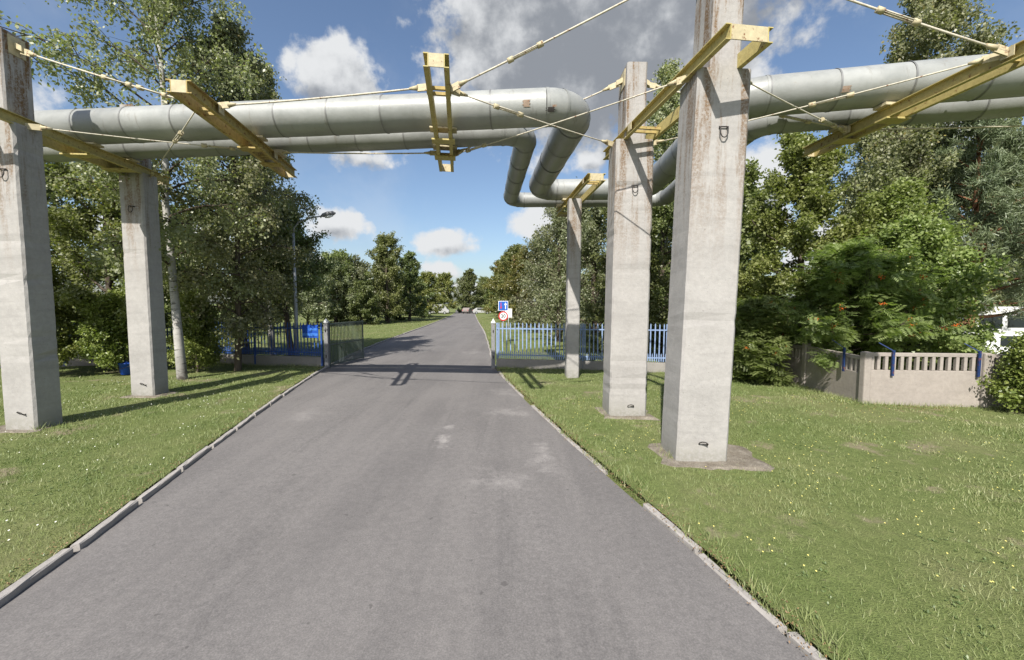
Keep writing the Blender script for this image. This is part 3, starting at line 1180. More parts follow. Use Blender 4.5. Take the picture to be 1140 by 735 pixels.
g = empty('gate_leaf', (-7.1, 16.0, 0.05), math.atan2(3.0, 0.55), 'open dark green barred gate leaf swung back along the road edge', 'gate')
GL, GH = 2.45, 1.70
for zz in (0.06, 0.85, GH - 0.05):
    MB().box((GL / 2, 0, zz), (GL, 0.04, 0.05)).build('rail', 'gate_green', g)
for xx in (0.025, GL - 0.025):
    MB().box((xx, 0, GH / 2), (0.05, 0.045, GH)).build('stile', 'gate_green', g)
bar = MB().box((0, 0, 0), (0.022, 0.022, GH - 0.06)).mesh('bar', 'gate_green')
for k in range(24):
    link('bar', bar, g, (0.05 + (GL - .1) * (k + .5) / 24, 0.028, GH / 2 + 0.02))
MB().tube([(GL - .1, -.05, .95), (GL - .1, -.09, .95), (GL - .25, -.09, .95)], 0.012, 6).build('handle', 'galvanised', g)

# blue notice board hung on the left fence by the gate
nb_ = empty('notice_board', (-7.75, 15.93, 1.25), math.atan2(0.6, -2.96) + math.pi, 'blue notice board fixed on the dark fence beside the gate post', 'notice board')
bevel(MB().box((0, -0.07, 0.18), (0.70, 0.025, 0.50)).build('panel', 'board_blue', nb_), 0.004)
MB().box((0, -0.088, 0.06), (0.66, 0.006, 0.10)).build('lower_band', 'board_pale', nb_)
MB().box((0.12, -0.088, 0.26), (0.36, 0.006, 0.09)).build('upper_band', 'board_pale', nb_)
for s in (-1, 1):
    MB().box((s * .3, -0.05, 0.1), (0.03, 0.03, 0.5)).build('bracket', 'blue_paint', nb_)

# ------------------------------------------------------------------ concrete panel fence on the right
cf = empty('concrete_fence', (8.62, 10.0, RZ), 0, 'grey brown concrete panel fence with slotted top at right', 'fence')


def panel(parent, a, b, h, slots, z=0.0, tilt=0.0):
    a, b = Vector(a), Vector(b)
    d = b - a
    ln = d.length
    d.normalize()
    c = (a + b) / 2
    e = bpy.data.objects.new('panel', None)
    rz = math.atan2(d.y, d.x)
    m = MB()
    hs = h * 0.67
    m.box((0, 0, hs / 2 - .1), (ln - .01, 0.09, hs + .2))
    m.box((0, 0, h - 0.045), (ln - .01, 0.09, 0.09))
    sp = (ln - 0.01) / slots
    for k in range(slots + 1):
        w = sp * 0.42
        x = -ln / 2 + .005 + sp * k
        x = min(max(x, -ln / 2 + .005 + w / 2), ln / 2 - .005 - w / 2)
        m.box((x, -0.002, (hs + h - .09) / 2), (w, 0.084, h - .09 - hs - 0.0))
    o = m.build('panel', 'fence_concrete', parent, (c.x, c.y, z), (0, tilt, rz))
    bpy.data.objects.remove(e)
    bevel(o, 0.008)
    return o


def fence_post(parent, x, y, h, rz=0.0):
    o = MB().box((0, 0, h / 2 - .15), (0.17, 0.17, h + .3)).build('post', 'fence_concrete', parent, (x, y, 0), (0, 0, rz))
    return bevel(o, 0.025, 2)


panel(cf, (0.10, 0, 0), (2.55, -0.22, 0), 1.28, 14)
panel(cf, (2.72, -0.24, 0), (5.2, -0.46, 0), 1.27, 14)
panel(cf, (5.37, -0.48, 0), (7.9, -0.7, 0), 1.27, 14)
panel(cf, (0.0, 0.10, 0), (0.10, 2.10, 0), 1.22, 12, -0.02, R(-1.5))
panel(cf, (0.11, 2.26, 0), (0.16, 4.3, 0), 1.22, 12, -0.03, R(1.0))
for x, y in ((0, 0), (2.635, -0.23), (5.285, -0.47), (0.105, 2.18)):
    fence_post(cf, x, y, 1.30)


def arm_bracket(parent, x, y, side):
    """blue steel bracket leaning outwards at the top for wires"""
    m = MB()
    m.box((0, 0, 0.28), (0.055, 0.03, 0.62))
    m.prism([(-.02, -.025), (.02, -.025), (.02, .025), (-.02, .025)], (0, 0, 0.57), (side * -.26, 0.12, 0.76), (0, .45, 0), (0.3, 0, 0.3))
    o = m.build('wire_arm', 'dark_blue_paint', parent, (x, y, 0.76))
    return o


arm_bracket(cf, 0.55, -0.13, 1)
arm_bracket(cf, 2.42, -0.31, 1)
arm_bracket(cf, 4.0, -0.45, 1)
arm_bracket(cf, -0.09, 0.55, -1).rotation_euler = (0, 0, R(90))
# rust runs below the brackets
for x, y, rz in ((0.55, -0.0905, R(-5)), (2.42, -0.2585, R(-5))):
    pass

# ------------------------------------------------------------------ road signs
sg = empty('road_sign', (-0.55, 26.0, RZ), 0, 'blue square priority sign above a round 20 speed limit sign', 'road sign')
MB().tube([(0, 0.03, -0.2), (0, 0.03, 2.65)], 0.03, 10).build('pole', 'galvanised', sg)
bevel(MB().box((0, 0, 2.32), (0.62, 0.015, 0.62)).build('square_plate', 'sign_white', sg), 0.004)
sq = MB().box((0, -0.011, 2.32), (0.56, 0.006, 0.56)).build('blue_field', 'sign_blue', sg)
m = MB()
m.prism([(.12, -.2), (.17, -.2), (.17, .06), (.23, .06), (.145, .22), (.06, .06), (.12, .06)], (0, -0.018, 2.32), (0, -0.022, 2.32), (1, 0, 0), (0, 0, 1))
m.build('white_arrow', 'sign_white', sg)
m = MB()
m.prism([(-.16, .2), (-.12, .2), (-.12, -.06), (-.07, -.06), (-.14, -.2), (-.21, -.06), (-.16, -.06)], (0, -0.018, 2.32), (0, -0.022, 2.32), (1, 0, 0), (0, 0, 1))
m.build('red_arrow', 'sign_red', sg)


def disc(r, y0, y1, zc, name, mat, parent):
    m = MB()
    m.tube([(0, y0, zc), (0, y1, zc)], r, 32, True, False)
    return m.build(name, mat, parent)


disc(0.30, -0.008, 0.008, 1.68, 'round_plate', 'sign_red', sg)
disc(0.225, -0.014, -0.009, 1.68, 'white_face', 'sign_white', sg)
fc = bpy.data.curves.new('number', 'FONT')
fc.body = '20'
fc.size = 0.30
fc.align_x = 'CENTER'
fc.align_y = 'CENTER'
fc.extrude = 0.002
fc.offset = 0.008
fo = bpy.data.objects.new('number', fc)
COL.objects.link(fo)
bpy.context.view_layer.update()
dg = bpy.context.evaluated_depsgraph_get()
me = bpy.data.meshes.new_from_object(fo.evaluated_get(dg))
bpy.data.objects.remove(fo)
me.materials.clear()
me.materials.append(M['dark_iron'])
link('number', me, sg, (0, -0.019, 1.68), (R(90), 0, 0))
wp = empty('sign_board', (-0.25, 29.0, RZ), 0, 'plain white board on a post just behind the speed limit sign', 'sign')
MB().tube([(0, 0.03, -.2), (0, 0.03, 2.1)], 0.03, 10).build('pole', 'galvanised', wp)
bevel(MB().box((0, 0, 1.8), (0.5, 0.02, 0.62)).build('plate', 'sign_white', wp), 0.004)

# ------------------------------------------------------------------ street lamp
lp = empty('street_lamp', (-9.2, 17.6, LZ), 0, 'street lamp with curved arm rising from the birch beside the gate', 'street lamp')
MB().tube([(0, 0, -.2), (0, 0, 1.2), (0, 0, 5.4)], [0.09, 0.075, 0.05], 12).build('pole', 'galvanised', lp)
MB().tube([(0, 0, 5.35), (0.05, 0, 5.62), (0.25, 0, 5.86), (0.7, 0, 6.02), (1.26, 0, 6.12)], 0.03, 10).build('arm', 'galvanised', lp)
m = MB()
m.tube([(1.2, 0, 6.11), (1.28, 0, 6.14), (1.48, 0, 6.19), (1.7, 0, 6.23), (1.8, 0, 6.23)], [0.035, 0.085, 0.11, 0.095, 0.03], 12)
hd = m.build('lamp_head', 'grey_post', lp)
MB().tube([(1.36, 0, 6.075), (1.5, 0, 6.10), (1.68, 0, 6.145)], [0.05, 0.075, 0.05], 10).build('lamp_glass', 'sign_white', hd)

# ------------------------------------------------------------------ blue tub
bt = empty('plastic_tub', (-13.35, 14.2, LZ), 0, 'small blue tub on the grass behind the left pillars', 'tub')
m = MB()
prof = [(0.14, 0.0), (0.17, 0.02), (0.20, 0.36), (0.225, 0.37), (0.225, 0.41), (0.20, 0.41), (0.185, 0.37), (0.155, 0.05), (0.0, 0.05)]
nn = 20
vs = [(r * math.cos(2 * math.pi * k / nn), r * math.sin(2 * math.pi * k / nn), z) for r, z in prof for k in range(nn)]
fs = [(i * nn + k, i * nn + (k + 1) % nn, (i + 1) * nn + (k + 1) % nn, (i + 1) * nn + k) for i in range(len(prof) - 1) for k in range(nn)]
m.add(vs, fs, True)
m.build('bucket', 'board_blue', bt)
MB().tube([(-.23, 0, .39), (-.2, -.12, .30), (0, -.22, .22), (.2, -.12, .30), (.23, 0, .39)], 0.008, 6).build('handle', 'dark_iron', bt)


# ------------------------------------------------------------------ vehicles
def vehicle(name, label, cat, loc, rz, prof, width, wheels, wr, glass, mat, group=None):
    root = empty(name, loc, rz, label, cat, group)
    m = MB()
    m.prism(prof, (0, -width / 2, 0), (0, width / 2, 0), (1, 0, 0), (0, 0, 1))
    bevel(m.build('body', mat, root), 0.06, 2)
    for x0, x1, z0, z1 in glass:
        for s in (-1, 1):
            MB().box(((x0 + x1) / 2, s * (width / 2 + .002), (z0 + z1) / 2), (x1 - x0, 0.012, z1 - z0)).build('side_window', 'glass_dark', root)
    for x in wheels:
        for s in (-1, 1):
            w = MB().tube([(x, s * (width / 2 - .2), wr), (x, s * (width / 2 + .012), wr)], wr, 20, True, False).build('wheel', 'black_rubber', root)
            MB().tube([(x, s * (width / 2), wr), (x, s * (width / 2 + .02), wr)], wr * .58, 14, True, False).build('rim', 'galvanised', w)
    xe = max(p[0] for p in prof)
    xs = min(p[0] for p in prof)
    for s in (-1, 1):
        MB().box((xe, s * width * .36, 0.72), (0.03, 0.24, 0.16)).build('headlight', 'sign_white', root)
        MB().box((xs, s * width * .40, 0.85), (0.03, 0.12, 0.24)).build('tail_light', 'sign_red', root)
    for xb in (xs, xe):
        MB().box((xb, 0, 0.42), (0.09, width * .96, 0.2)).build('bumper', 'dark_iron', root)
    return root


VAN = [(-2.7, .35), (2.7, .35), (2.75, .95), (2.35, 1.15), (1.65, 2.2), (1.45, 2.32), (-2.55, 2.32), (-2.7, 2.2)]
CAR = [(-2.1, .3), (2.1, .3), (2.12, .72), (1.15, .9), (.5, 1.42), (-1.2, 1.45), (-1.95, .98), (-2.12, .9)]
vehicle('parked_car', 'white car parked behind the slotted concrete fence', 'car', (17.6, 15.2, 0.03), R(176), CAR, 1.75, (-1.3, 1.35), .31, ((-1.1, -.35, .98, 1.34), (-.25, .5, .98, 1.34)), 'white_paint')
vehicle('parked_van', 'white van parked behind the concrete fence at right', 'van', (22.6, 19.2, 0.03), R(172), VAN, 1.95, (-1.7, 1.75), .34,
        ((.7, 1.6, 1.35, 1.95), (-.9, .5, 1.4, 1.95), (-2.4, -1.1, 1.4, 1.95)), 'white_paint')
vehicle('parked_car', 'small grey brown car parked far off, left of the road end', 'car', (-11.0, 104, 0.0), R(75), CAR, 1.75, (-1.3, 1.35), .31, ((-1.1, .5, .98, 1.34),), 'pink_paint', 'cars parked at the road end')
vehicle('parked_car', 'white car parked far off at the very end of the road', 'car', (-7.3, 99, 0.0), R(10), CAR, 1.75, (-1.3, 1.35), .31, ((-1.1, .5, .98, 1.34),), 'dull_white_paint', 'cars parked at the road end')
vehicle('parked_van', 'white van far off among trees left of the road end', 'van', (-17.5, 97, 0.0), R(5), VAN, 1.95, (-1.7, 1.75), .34, ((.7, 1.6, 1.35, 1.95),), 'dull_white_paint')


# ------------------------------------------------------------------ trees
def leaf_quads(p, size, rg, up_bias=0.35, droop=0.0, ratio=0.32):
    n = len(p)
    a = rg.normal(size=(n, 3))
    a[:, 2] -= droop
    a /= np.linalg.norm(a, axis=1, keepdims=True)
    nrm = rg.normal(size=(n, 3))
    nrm[:, 2] += up_bias * 2
    b = np.cross(a, nrm)
    b /= np.linalg.norm(b, axis=1, keepdims=True) + 1e-9
    s = (size * rg.uniform(0.65, 1.25, n))[:, None]
    v = np.empty((n, 4, 3))
    v[:, 0] = p
    v[:, 1] = p + a * s * 0.45 + b * s * ratio
    v[:, 2] = p + a * s
    v[:, 3] = p + a * s * 0.45 - b * s * ratio
    return v.reshape(-1, 3)


def grow(sp, h, r, seed, dens=1.0, leaf=None, cb=None, bark=None, clip=None):
    """one tree: returns trunk mesh, branch mesh, crown mesh and extras"""
    rd = random.Random(seed)
    rg = np.random.default_rng(seed)
    S = dict(
        birch=dict(cb=0.17, tr=0.0078, n=46, sub=8, e0=32, e1=66, prof=lambda t: (0.55 + 0.9 * t) if t < 0.4 else 0.91 * (1 - (t - 0.4) / 0.6 * 0.80), leaf=0.085, bark='birch_bark', lm='birch_leaf', hang=1.0),
        willow=dict(cb=0.10, tr=0.02, n=30, sub=7, e0=45, e1=70, prof=lambda t: 1.0 - 0.55 * t * t, leaf=0.10, bark='bark', lm='willow_leaf', hang=1.1),
        broad=dict(cb=0.12, tr=0.02, n=30, sub=8, e0=15, e1=65, prof=lambda t: 0.82 + 0.3 * t - 0.75 * t * t, leaf=0.115, bark='bark', lm='broad_leaf', hang=0),
        linden=dict(cb=0.08, tr=0.02, n=34, sub=8, e0=5, e1=60, prof=lambda t: 1.0 - 0.15 * t - 0.55 * t * t, leaf=0.12, bark='bark', lm='linden_leaf', hang=0),
        dark=dict(cb=0.06, tr=0.02, n=32, sub=8, e0=10, e1=60, prof=lambda t: 1.0 - 0.1 * t - 0.55 * t * t, leaf=0.11, bark='bark', lm='dark_leaf', hang=0),
        autumn=dict(cb=0.06, tr=0.02, n=28, sub=7, e0=15, e1=65, prof=lambda t: 0.9 + 0.2 * t - 0.7 * t * t, leaf=0.12, bark='bark', lm='autumn_leaf', hang=0),
        shrub=dict(cb=0.02, tr=0.016, n=26, sub=6, e0=35, e1=75, prof=lambda t: 1.0 - 0.3 * t, leaf=0.075, bark='bark', lm='shrub_leaf', hang=0),
        rowan=dict(cb=0.07, tr=0.016, n=30, sub=7, e0=8, e1=60, prof=lambda t: 1.0 - 0.15 * t - 0.5 * t * t, leaf=0.20, bark='bark', lm='rowan_leaf', hang=0),
        pine=dict(cb=0.16, tr=0.016, n=46, sub=7, e0=2, e1=45, prof=lambda t: 1.0 - 0.72 * t, leaf=0.15, bark='pine_bark', lm='pine_needle', hang=0),
    )[sp]
    leaf = leaf or S['leaf']
    cb = S['cb'] if cb is None else cb
    S['bark'] = bark or S['bark']
    trr = h * S['tr']
    # trunk
    nT = 9
    tp = []
    wx, wy = rd.uniform(-1, 1), rd.uniform(-1, 1)
    for i in range(nT):
        t = i / (nT - 1)
        tp.append(Vector((wx * h * 0.03 * math.sin(t * 2.6) + rd.uniform(-1, 1) * .012 * h * t, wy * h * 0.03 * math.sin(t * 2.1) + rd.uniform(-1, 1) * .012 * h * t, t * h * 0.96)))
    tm = MB()
    tm.tube([tp[0] - Vector((0, 0, .15))] + tp, [trr * 1.35] + [trr * (1.15 if i == 0 else 1) * (1 - i / (nT - 1)) ** 0.8 + 0.008 for i in range(nT)], 10)
    bm_ = MB()

    def on_trunk(t):
        f = t * (nT - 1)
        i = min(int(f), nT - 2)
        return tp[i].lerp(tp[i + 1], f - i)
    cl, cdir, cw = [], [], []
    ga = rd.uniform(0, 6.28)
    for i in range(S['n']):
        u = (i + rd.uniform(-.3, .3)) / S['n']
        u = min(max(u, 0), 0.99)
        t = cb + (0.97 - cb) * u
        ga += 2.399963 + rd.uniform(-.4, .4)
        ln = r * S['prof'](u) * rd.uniform(0.72, 1.18)
        el = R(S['e0'] + (S['e1'] - S['e0']) * u + rd.uniform(-10, 10))
        if sp in ('birch', 'willow'):
            ln *= 1.05
        p = on_trunk(t)
        d = Vector((math.cos(ga) * math.cos(el), math.sin(ga) * math.cos(el), math.sin(el)))
        pts = [p.copy()]
        nseg = 6
        for k in range(nseg):
            if sp in ('birch', 'willow'):
                d.z -= 0.30 * (k / nseg) + 0.06
            elif sp == 'pine':
                d.z += 0.04
            else:
                d.z -= 0.05 - 0.03 * k
            d += Vector((rd.uniform(-.13, .13), rd.uniform(-.13, .13), rd.uniform(-.1, .1)))
            d.normalize()
            pts.append(pts[-1] + d * (ln / nseg))
        br = max(0.008, trr * 0.42 * (1 - t) ** 0.7)
        bm_.tube(pts, [br * (1 - k / (nseg + 1)) + 0.004 for k in range(nseg + 1)], 5)
        for j in range(S['sub']):
            s = 0.22 + 0.78 * (j + rd.random()) / S['sub']
            f = min(s, 0.999) * nseg
            q = int(f)
            b0 = pts[q].lerp(pts[q + 1], f - q)
            dd = (pts[q + 1] - pts[q]).normalized()
            sd = Vector((rd.gauss(0, 1), rd.gauss(0, 1), rd.gauss(0, .7) + (.15 if sp != 'pine' else 0.1)))
            dd = (dd * 0.8 + sd.normalized() * 0.9).normalized()
            sl = ln * rd.uniform(0.18, 0.42) * (1.15 - 0.5 * s) + 0.12
            e1 = b0 + dd * sl * 0.5 + Vector((0, 0, rd.uniform(-.05, .05)))
            e2 = e1 + (dd + Vector((0, 0, -.35 if S['hang'] else .1))).normalized() * sl * 0.5
            bm_.tube([b0, e1, e2], [br * .35 + .003, br * .22 + .003, 0.003], 4, False)
            for k in range(4):
                w = (k + 1) / 4
                c = b0.lerp(e1, w * 2) if w < .5 else e1.lerp(e2, w * 2 - 1)
                cl.append(c)
                cdir.append(dd)
                cw.append(sl)
    cl = np.array([tuple(c) for c in cl])
    cdir = np.array([tuple(c) for c in cdir])
    ctint = np.clip(rg.normal(0.45, 0.16, len(cl)), 0, 1)
    extra = None
    if sp in ('birch', 'willow'):
        per = max(1, int(round(1 * dens)))
        P, T = [], []
        for _ in range(per):
            keep = rg.random(len(cl)) < min(1.0, dens / per)
            c = cl[keep]
            ct = ctint[keep]
            L_ = rg.uniform(0.25, 1.25, len(c)) * S['hang'] * (0.55 if sp == 'birch' else 0.9) * max(0.6, h / 12)
            sway = rg.normal(0, 0.16, (len(c), 2))
            c = c + rg.normal(0, 0.07 * r / 3, c.shape)
            m = 15
            tt = (np.arange(m)[None, :] + rg.random((len(c), m))) / m
            X = c[:, None, :] + np.zeros((1, m, 3))
            X[:, :, 2] -= tt * L_[:, None]
            X[:, :, 0] += sway[:, None, 0] * tt
            X[:, :, 1] += sway[:, None, 1] * tt
            X = X + rg.normal(0, 0.055 * leaf / 0.085, X.shape)
            P.append(X.reshape(-1, 3))
            T.append(np.repeat(ct, m))
        P = np.concatenate(P)
        T = np.concatenate(T)
        ok = P[:, 2] > 0.25
        if clip:
            ok &= ~((P[:, 0] > clip[0]) & (P[:, 2] > clip[1]) & (P[:, 2] < clip[2]))
        P, T = P[ok], T[ok]
        V = leaf_quads(P, leaf, rg, 0.1, 0.7, 0.33)
    elif sp == 'pine':
        m = int(34 * dens)
        c = np.repeat(cl, m, axis=0)
        dv = np.repeat(cdir, m, axis=0)
        T = np.repeat(ctint, m)
        n = len(c)
        c = c + rg.normal(0, 0.10, c.shape)
        a = rg.normal(size=(n, 3)) + dv * 0.8
        a[:, 2] += 0.4
        a /= np.linalg.norm(a, axis=1, keepdims=True)
        b = np.cross(a, rg.normal(size=(n, 3)))
        b /= np.linalg.norm(b, axis=1, keepdims=True) + 1e-9
        s = (leaf * rg.uniform(.6, 1.2, n))[:, None]
        V = np.empty((n, 4, 3))
        V[:, 0] = c - b * 0.012
        V[:, 1] = c + b * 0.012
        V[:, 2] = c + a * s + b * 0.006
        V[:, 3] = c + a * s - b * 0.006
        V = V.reshape(-1, 3)
        P = c
    elif sp == 'rowan':
        m = max(1, int(6 * dens))
        c = np.repeat(cl, m, axis=0) + rg.normal(0, 0.10, (len(cl) * m, 3))
        ct = np.repeat(ctint, m)
        n = len(c)
        ax = rg.normal(size=(n, 3))
        ax[:, 2] *= 0.45
        ax[:, 2] -= 0.25
        ax /= np.linalg.norm(ax, axis=1, keepdims=True)
        sdv = np.cross(ax, np.array([0, 0, 1.0]) + rg.normal(0, .25, (n, 3)))
        sdv /= np.linalg.norm(sdv, axis=1, keepdims=True) + 1e-9
        LL_ = leaf * rg.uniform(.7, 1.2, n)
        V, T = [], []
        for k in range(5):
            for s in (-1, 1):
                base = c + ax * (LL_ * (0.2 + 0.17 * k))[:, None]
                dirn = sdv * s * 0.95 + ax * 0.35
                dirn[:, 2] -= 0.12
                ll = (LL_ * 0.42)[:, None]
                q = np.empty((n, 4, 3))
                q[:, 0] = base
                q[:, 1] = base + dirn * ll * .5 + ax * ll * .17
                q[:, 2] = base + dirn * ll
                q[:, 3] = base + dirn * ll * .5 - ax * ll * .17
                V.append(q.reshape(-1, 3))
                T.append(ct)
        V = np.concatenate(V)
        T = np.concatenate(T)
        P = np.zeros((len(V) // 4, 3))
        # berries: clusters of small octahedra near the outer twigs
        ob = MB()
        out = sorted(range(len(cl)), key=lambda i: -(math.hypot(cl[i][0], cl[i][1]) + 0.3 * cl[i][2] + rd.uniform(0, 1.0)))[:90]
        rd.shuffle(out)
        for i in out[:30]:
            for _ in range(16):
                b = Vector(cl[i]) + Vector((rd.gauss(0, .045), rd.gauss(0, .045), rd.gauss(-.06, .03)))
                q = 0.016
                ob.add([b + Vector(v) * q for v in ((1, 0, 0), (-1, 0, 0), (0, 1, 0), (0, -1, 0), (0, 0, 1), (0, 0, -1))],
                       [(0, 2, 4), (2, 1, 4), (1, 3, 4), (3, 0, 4), (2, 0, 5), (1, 2, 5), (3, 1, 5), (0, 3, 5)], True)
        extra = ob.mesh('berries', 'berry')
    else:
        m = int(34 * dens)
        sig = 0.12 * max(1.0, r / 2.6)
        if sp == 'shrub':
            sig = 0.10
        c = np.repeat(cl, m, axis=0)
        c = c + rg.normal(0, sig, c.shape) * np.array([1, 1, .8])
        T = np.repeat(ctint, m)
        P = c
        ok = P[:, 2] > 0.06
        P, T = P[ok], T[ok]
        V = leaf_quads(P, leaf, rg, 0.5, 0.25)
    T = np.clip(T + rg.normal(0, 0.16, len(T)), 0, 1)
    V = V.reshape(-1, 4, 3)
    V[:, :, 2] = np.maximum(V[:, :, 2], 0.02)
    crown = np_mesh('crown', V.reshape(-1, 3), 4, S['lm'], T)
    return tm.mesh('trunk', S['bark']), bm_.mesh('branches', S['bark'] if sp != 'birch' else 'bark'), crown, extra


PROTO = {}


def plant_tree(name, label, cat, sp, x, y, h, r, seed, dens=1.0, leaf=None, group=None, rz=0.0, key=None, cb=None, bark=None, clip=None):
    z = (LZ if x < left_edge(y) else RZ) if y < 150 else 0
    root = empty(name, (x, y, z), rz, label, cat, group)
    if key is None:
        parts = grow(sp, h, r, seed, dens, leaf, cb, bark, clip)
    else:
        if key not in PROTO:
            PROTO[key] = (grow(sp, h, r, seed, dens, leaf, cb), h, r)
        parts, h0, r0 = PROTO[key]
        root.scale = (r / r0, r / r0, h / h0)
    for nm, me_ in zip(('trunk', 'branches', 'crown', 'berries'), parts):
        if me_ is not None:
            o = link(nm, me_, root)
            if nm == 'berries':
                o['kind'] = 'stuff'
    return root


GB = 'trees along the left fence'
plant_tree('birch_tree', 'tall birch with white trunk standing behind the rear left pillar', 'tree', 'birch', -10.55, 13.1, 16.0, 3.9, 3, 2.1, 0.105, GB, cb=0.2)
plant_tree('birch_tree', 'weeping tree in front of the dark fence, drooping over it by the lamp', 'tree', 'birch', -10.1, 15.1, 13.2, 2.85, 19, 2.3, 0.11, GB, cb=0.13, bark='bark', clip=(2.15, 4.6, 8.4))  # dark bark replaces white: the shade on this birch trunk is in its colour
plant_tree('birch_tree', 'birch with thin upper crown showing above the pipes near the lamp', 'tree', 'birch', -11.0, 18.9, 14.0, 2.1, 21, 2.0, 0.11, GB)
plant_tree('leafy_tree', 'round green tree seen between the two left pillars', 'tree', 'broad', -15.0, 15.3, 8.2, 3.1, 5, 1.05, 0.125, GB, cb=0.1)
plant_tree('leafy_tree', 'dark leafy tree behind the fence left of the gate', 'tree', 'dark', -12.8, 19.8, 8.2, 3.2, 9, 0.8, 0.13, GB, cb=0.34)
plant_tree('leafy_tree', 'dense dark tree partly hidden by the leftmost pillar', 'tree', 'dark', -19.3, 17.0, 8.8, 3.6, 14, 0.8, 0.14, GB, cb=0.08)
plant_tree('leafy_tree', 'shady dark tree right behind the dark fence and drooping birch', 'tree', 'dark', -10.4, 19.4, 7.0, 2.0, 31, 0.7, 0.12, GB, cb=0.45)
plant_tree('garden_shrub', 'yellow green shrub low between the left pillars', 'shrub', 'shrub', -13.9, 14.55, 2.3, 1.3, 41, 1.2, 0.085, 'shrubs under the left trees')
plant_tree('garden_shrub', 'bushy shrub beside the birch trunk behind the rear left pillar', 'shrub', 'shrub', -11.2, 14.6, 2.2, 1.0, 42, 1.0, 0.08, 'shrubs under the left trees')
plant_tree('garden_shrub', 'tall shrub just right of the leftmost pillar', 'shrub', 'shrub', -15.6, 13.6, 3.4, 1.4, 43, 1.3, 0.085, 'shrubs under the left trees')
GO = 'garden trees beyond the gate on the left'
plant_tree('garden_tree', 'tallest rounded tree of the left clump beyond the gate', 'tree', 'broad', -15.8, 52.8, 10.8, 3.6, 51, 0.75, 0.22, GO, key='gA', cb=.06)
plant_tree('garden_tree', 'spreading low tree left of the tallest in the clump beyond the gate', 'tree', 'broad', -20.9, 50.4, 7.9, 4.0, 52, 0.75, 0.22, GO, key='gB', cb=.06)
plant_tree('garden_tree', 'low rounded tree just right of the lamp beyond the gate', 'tree', 'willow', -21.4, 43.2, 6.5, 3.4, 53, 1.0, 0.2, GO, key='gC', cb=.06)
plant_tree('garden_tree', 'narrow darker tree right of the tallest in the left clump', 'tree', 'dark', -14.9, 60.0, 9.6, 2.8, 54, 0.75, 0.22, GO, key='gD', cb=.04)
plant_tree('garden_tree', 'pale loose tree behind the left clump beyond the gate', 'tree', 'willow', -18.7, 62.4, 10.6, 3.4, 55, 1.0, 0.24, GO, key='gE')
plant_tree('garden_tree', 'yellowing small tree at the right end of the left clump', 'tree', 'autumn', -14.9, 72.0, 7.4, 3.1, 56, 0.7, 0.24, GO, key='gF')
plant_tree('garden_tree', 'dense bush like tree under the left clump', 'tree', 'dark', -17.5, 48.0, 4.6, 2.4, 57, 0.8, 0.18, GO, key='gG', cb=.02)
for i, (x, y, h, r, k, lab) in enumerate((
        (-24, 40, 7.5, 3.6, 'gA', 'broad tree far left behind the lamp and birch'),
        (-29, 33, 9.0, 4.0, 'gD', 'dark tree behind the left fence, seen through gaps at its left end'),
        (-23, 27, 8.0, 3.4, 'gB', 'green tree behind the left fence, filling gaps under the birch'),
        (-34, 27, 9.0, 4.4, 'gA', 'green tree at the far left behind the leftmost pillar'),
        (-20.5, 48, 7.5, 3.6, 'gE', 'pale tree at the back of the left garden'),
        (-19.4, 50, 7.4, 3.4, 'gC', 'pale low tree filling the left part of the clump'),
        (-17.6, 58, 8.6, 3.4, 'gE', 'soft pale tree just right of the tallest in the clump'),
        (-24.5, 52, 7.0, 3.6, 'gC', 'low pale tree just right of the lamp head'))):
    plant_tree('garden_tree', lab, 'tree', 'broad', x, y, h, r, 60 + i, group=GO, rz=i * 1.3, key=k)
GF = 'far trees closing the road view'
for i, (x, y, h, r, k, lab) in enumerate((
        (-11.6, 112, 11.5, 3.6, 'gD', 'tallest pointed dark tree at the end of the road'),
        (-17.0, 104, 9.5, 4.0, 'gF', 'yellow green tree left of the pointed one at the road end'),
        (-22.0, 100, 8.5, 4.2, 'gA', 'rounded tree far off near the left garden edge'),
        (-15.0, 128, 11.0, 4.5, 'gE', 'pale grey green tree behind the road end trees'),
        (-7.0, 118, 8.0, 4.0, 'gB', 'low spreading tree just right of the road end'),
        (-3.5, 106, 7.5, 4.0, 'gF', 'yellowing tree far off right of the road end'),
        (-20.0, 82, 7.2, 3.6, 'gB', 'green tree between left clump and road end'),
        (-16.4, 76, 6.0, 3.0, 'gE', 'pale low tree between left clump and road end'),
        (-27.0, 90, 9.5, 4.5, 'gD', 'dark tree far off behind the left clump'),
        (-24.0, 66, 8.5, 4.2, 'gA', 'broad tree behind the left clump'),
        (-9.5, 140, 11.0, 5.0, 'gA', 'hazy tree farthest away behind the road end'))):
    plant_tree('garden_tree', lab, 'tree', 'broad', x, y, h, r, 80 + i, group=GF, rz=i * 0.9, key=k)
GR = 'trees in the row right of the road'
plant_tree('willow_tree', 'weeping grey green tree just left of the thin rear pillar', 'tree', 'willow', 3.0, 26.5, 9.0, 2.5, 101, 1.8, 0.13, GR, cb=.05)
plant_tree('willow_tree', 'weeping tree behind the thin rear pillar', 'tree', 'willow', 4.4, 21.5, 8.6, 2.3, 102, 1.9, 0.12, GR, cb=.05)
plant_tree('row_tree', 'pale weeping tree behind the road signs', 'tree', 'willow', 2.2, 35, 8.0, 2.7, 103, 1.3, 0.17, GR, key='rA', cb=.04)
plant_tree('row_tree', 'autumn tinted tree above the road signs', 'tree', 'autumn', 0.9, 43, 7.8, 2.6, 104, 0.9, 0.2, GR, key='rB', cb=.04)
plant_tree('row_tree', 'green tree with rounded top left of the autumn tinted one', 'tree', 'broad', 0.2, 55, 10.0, 3.1, 105, 0.9, 0.22, GR, key='rC', cb=.06)
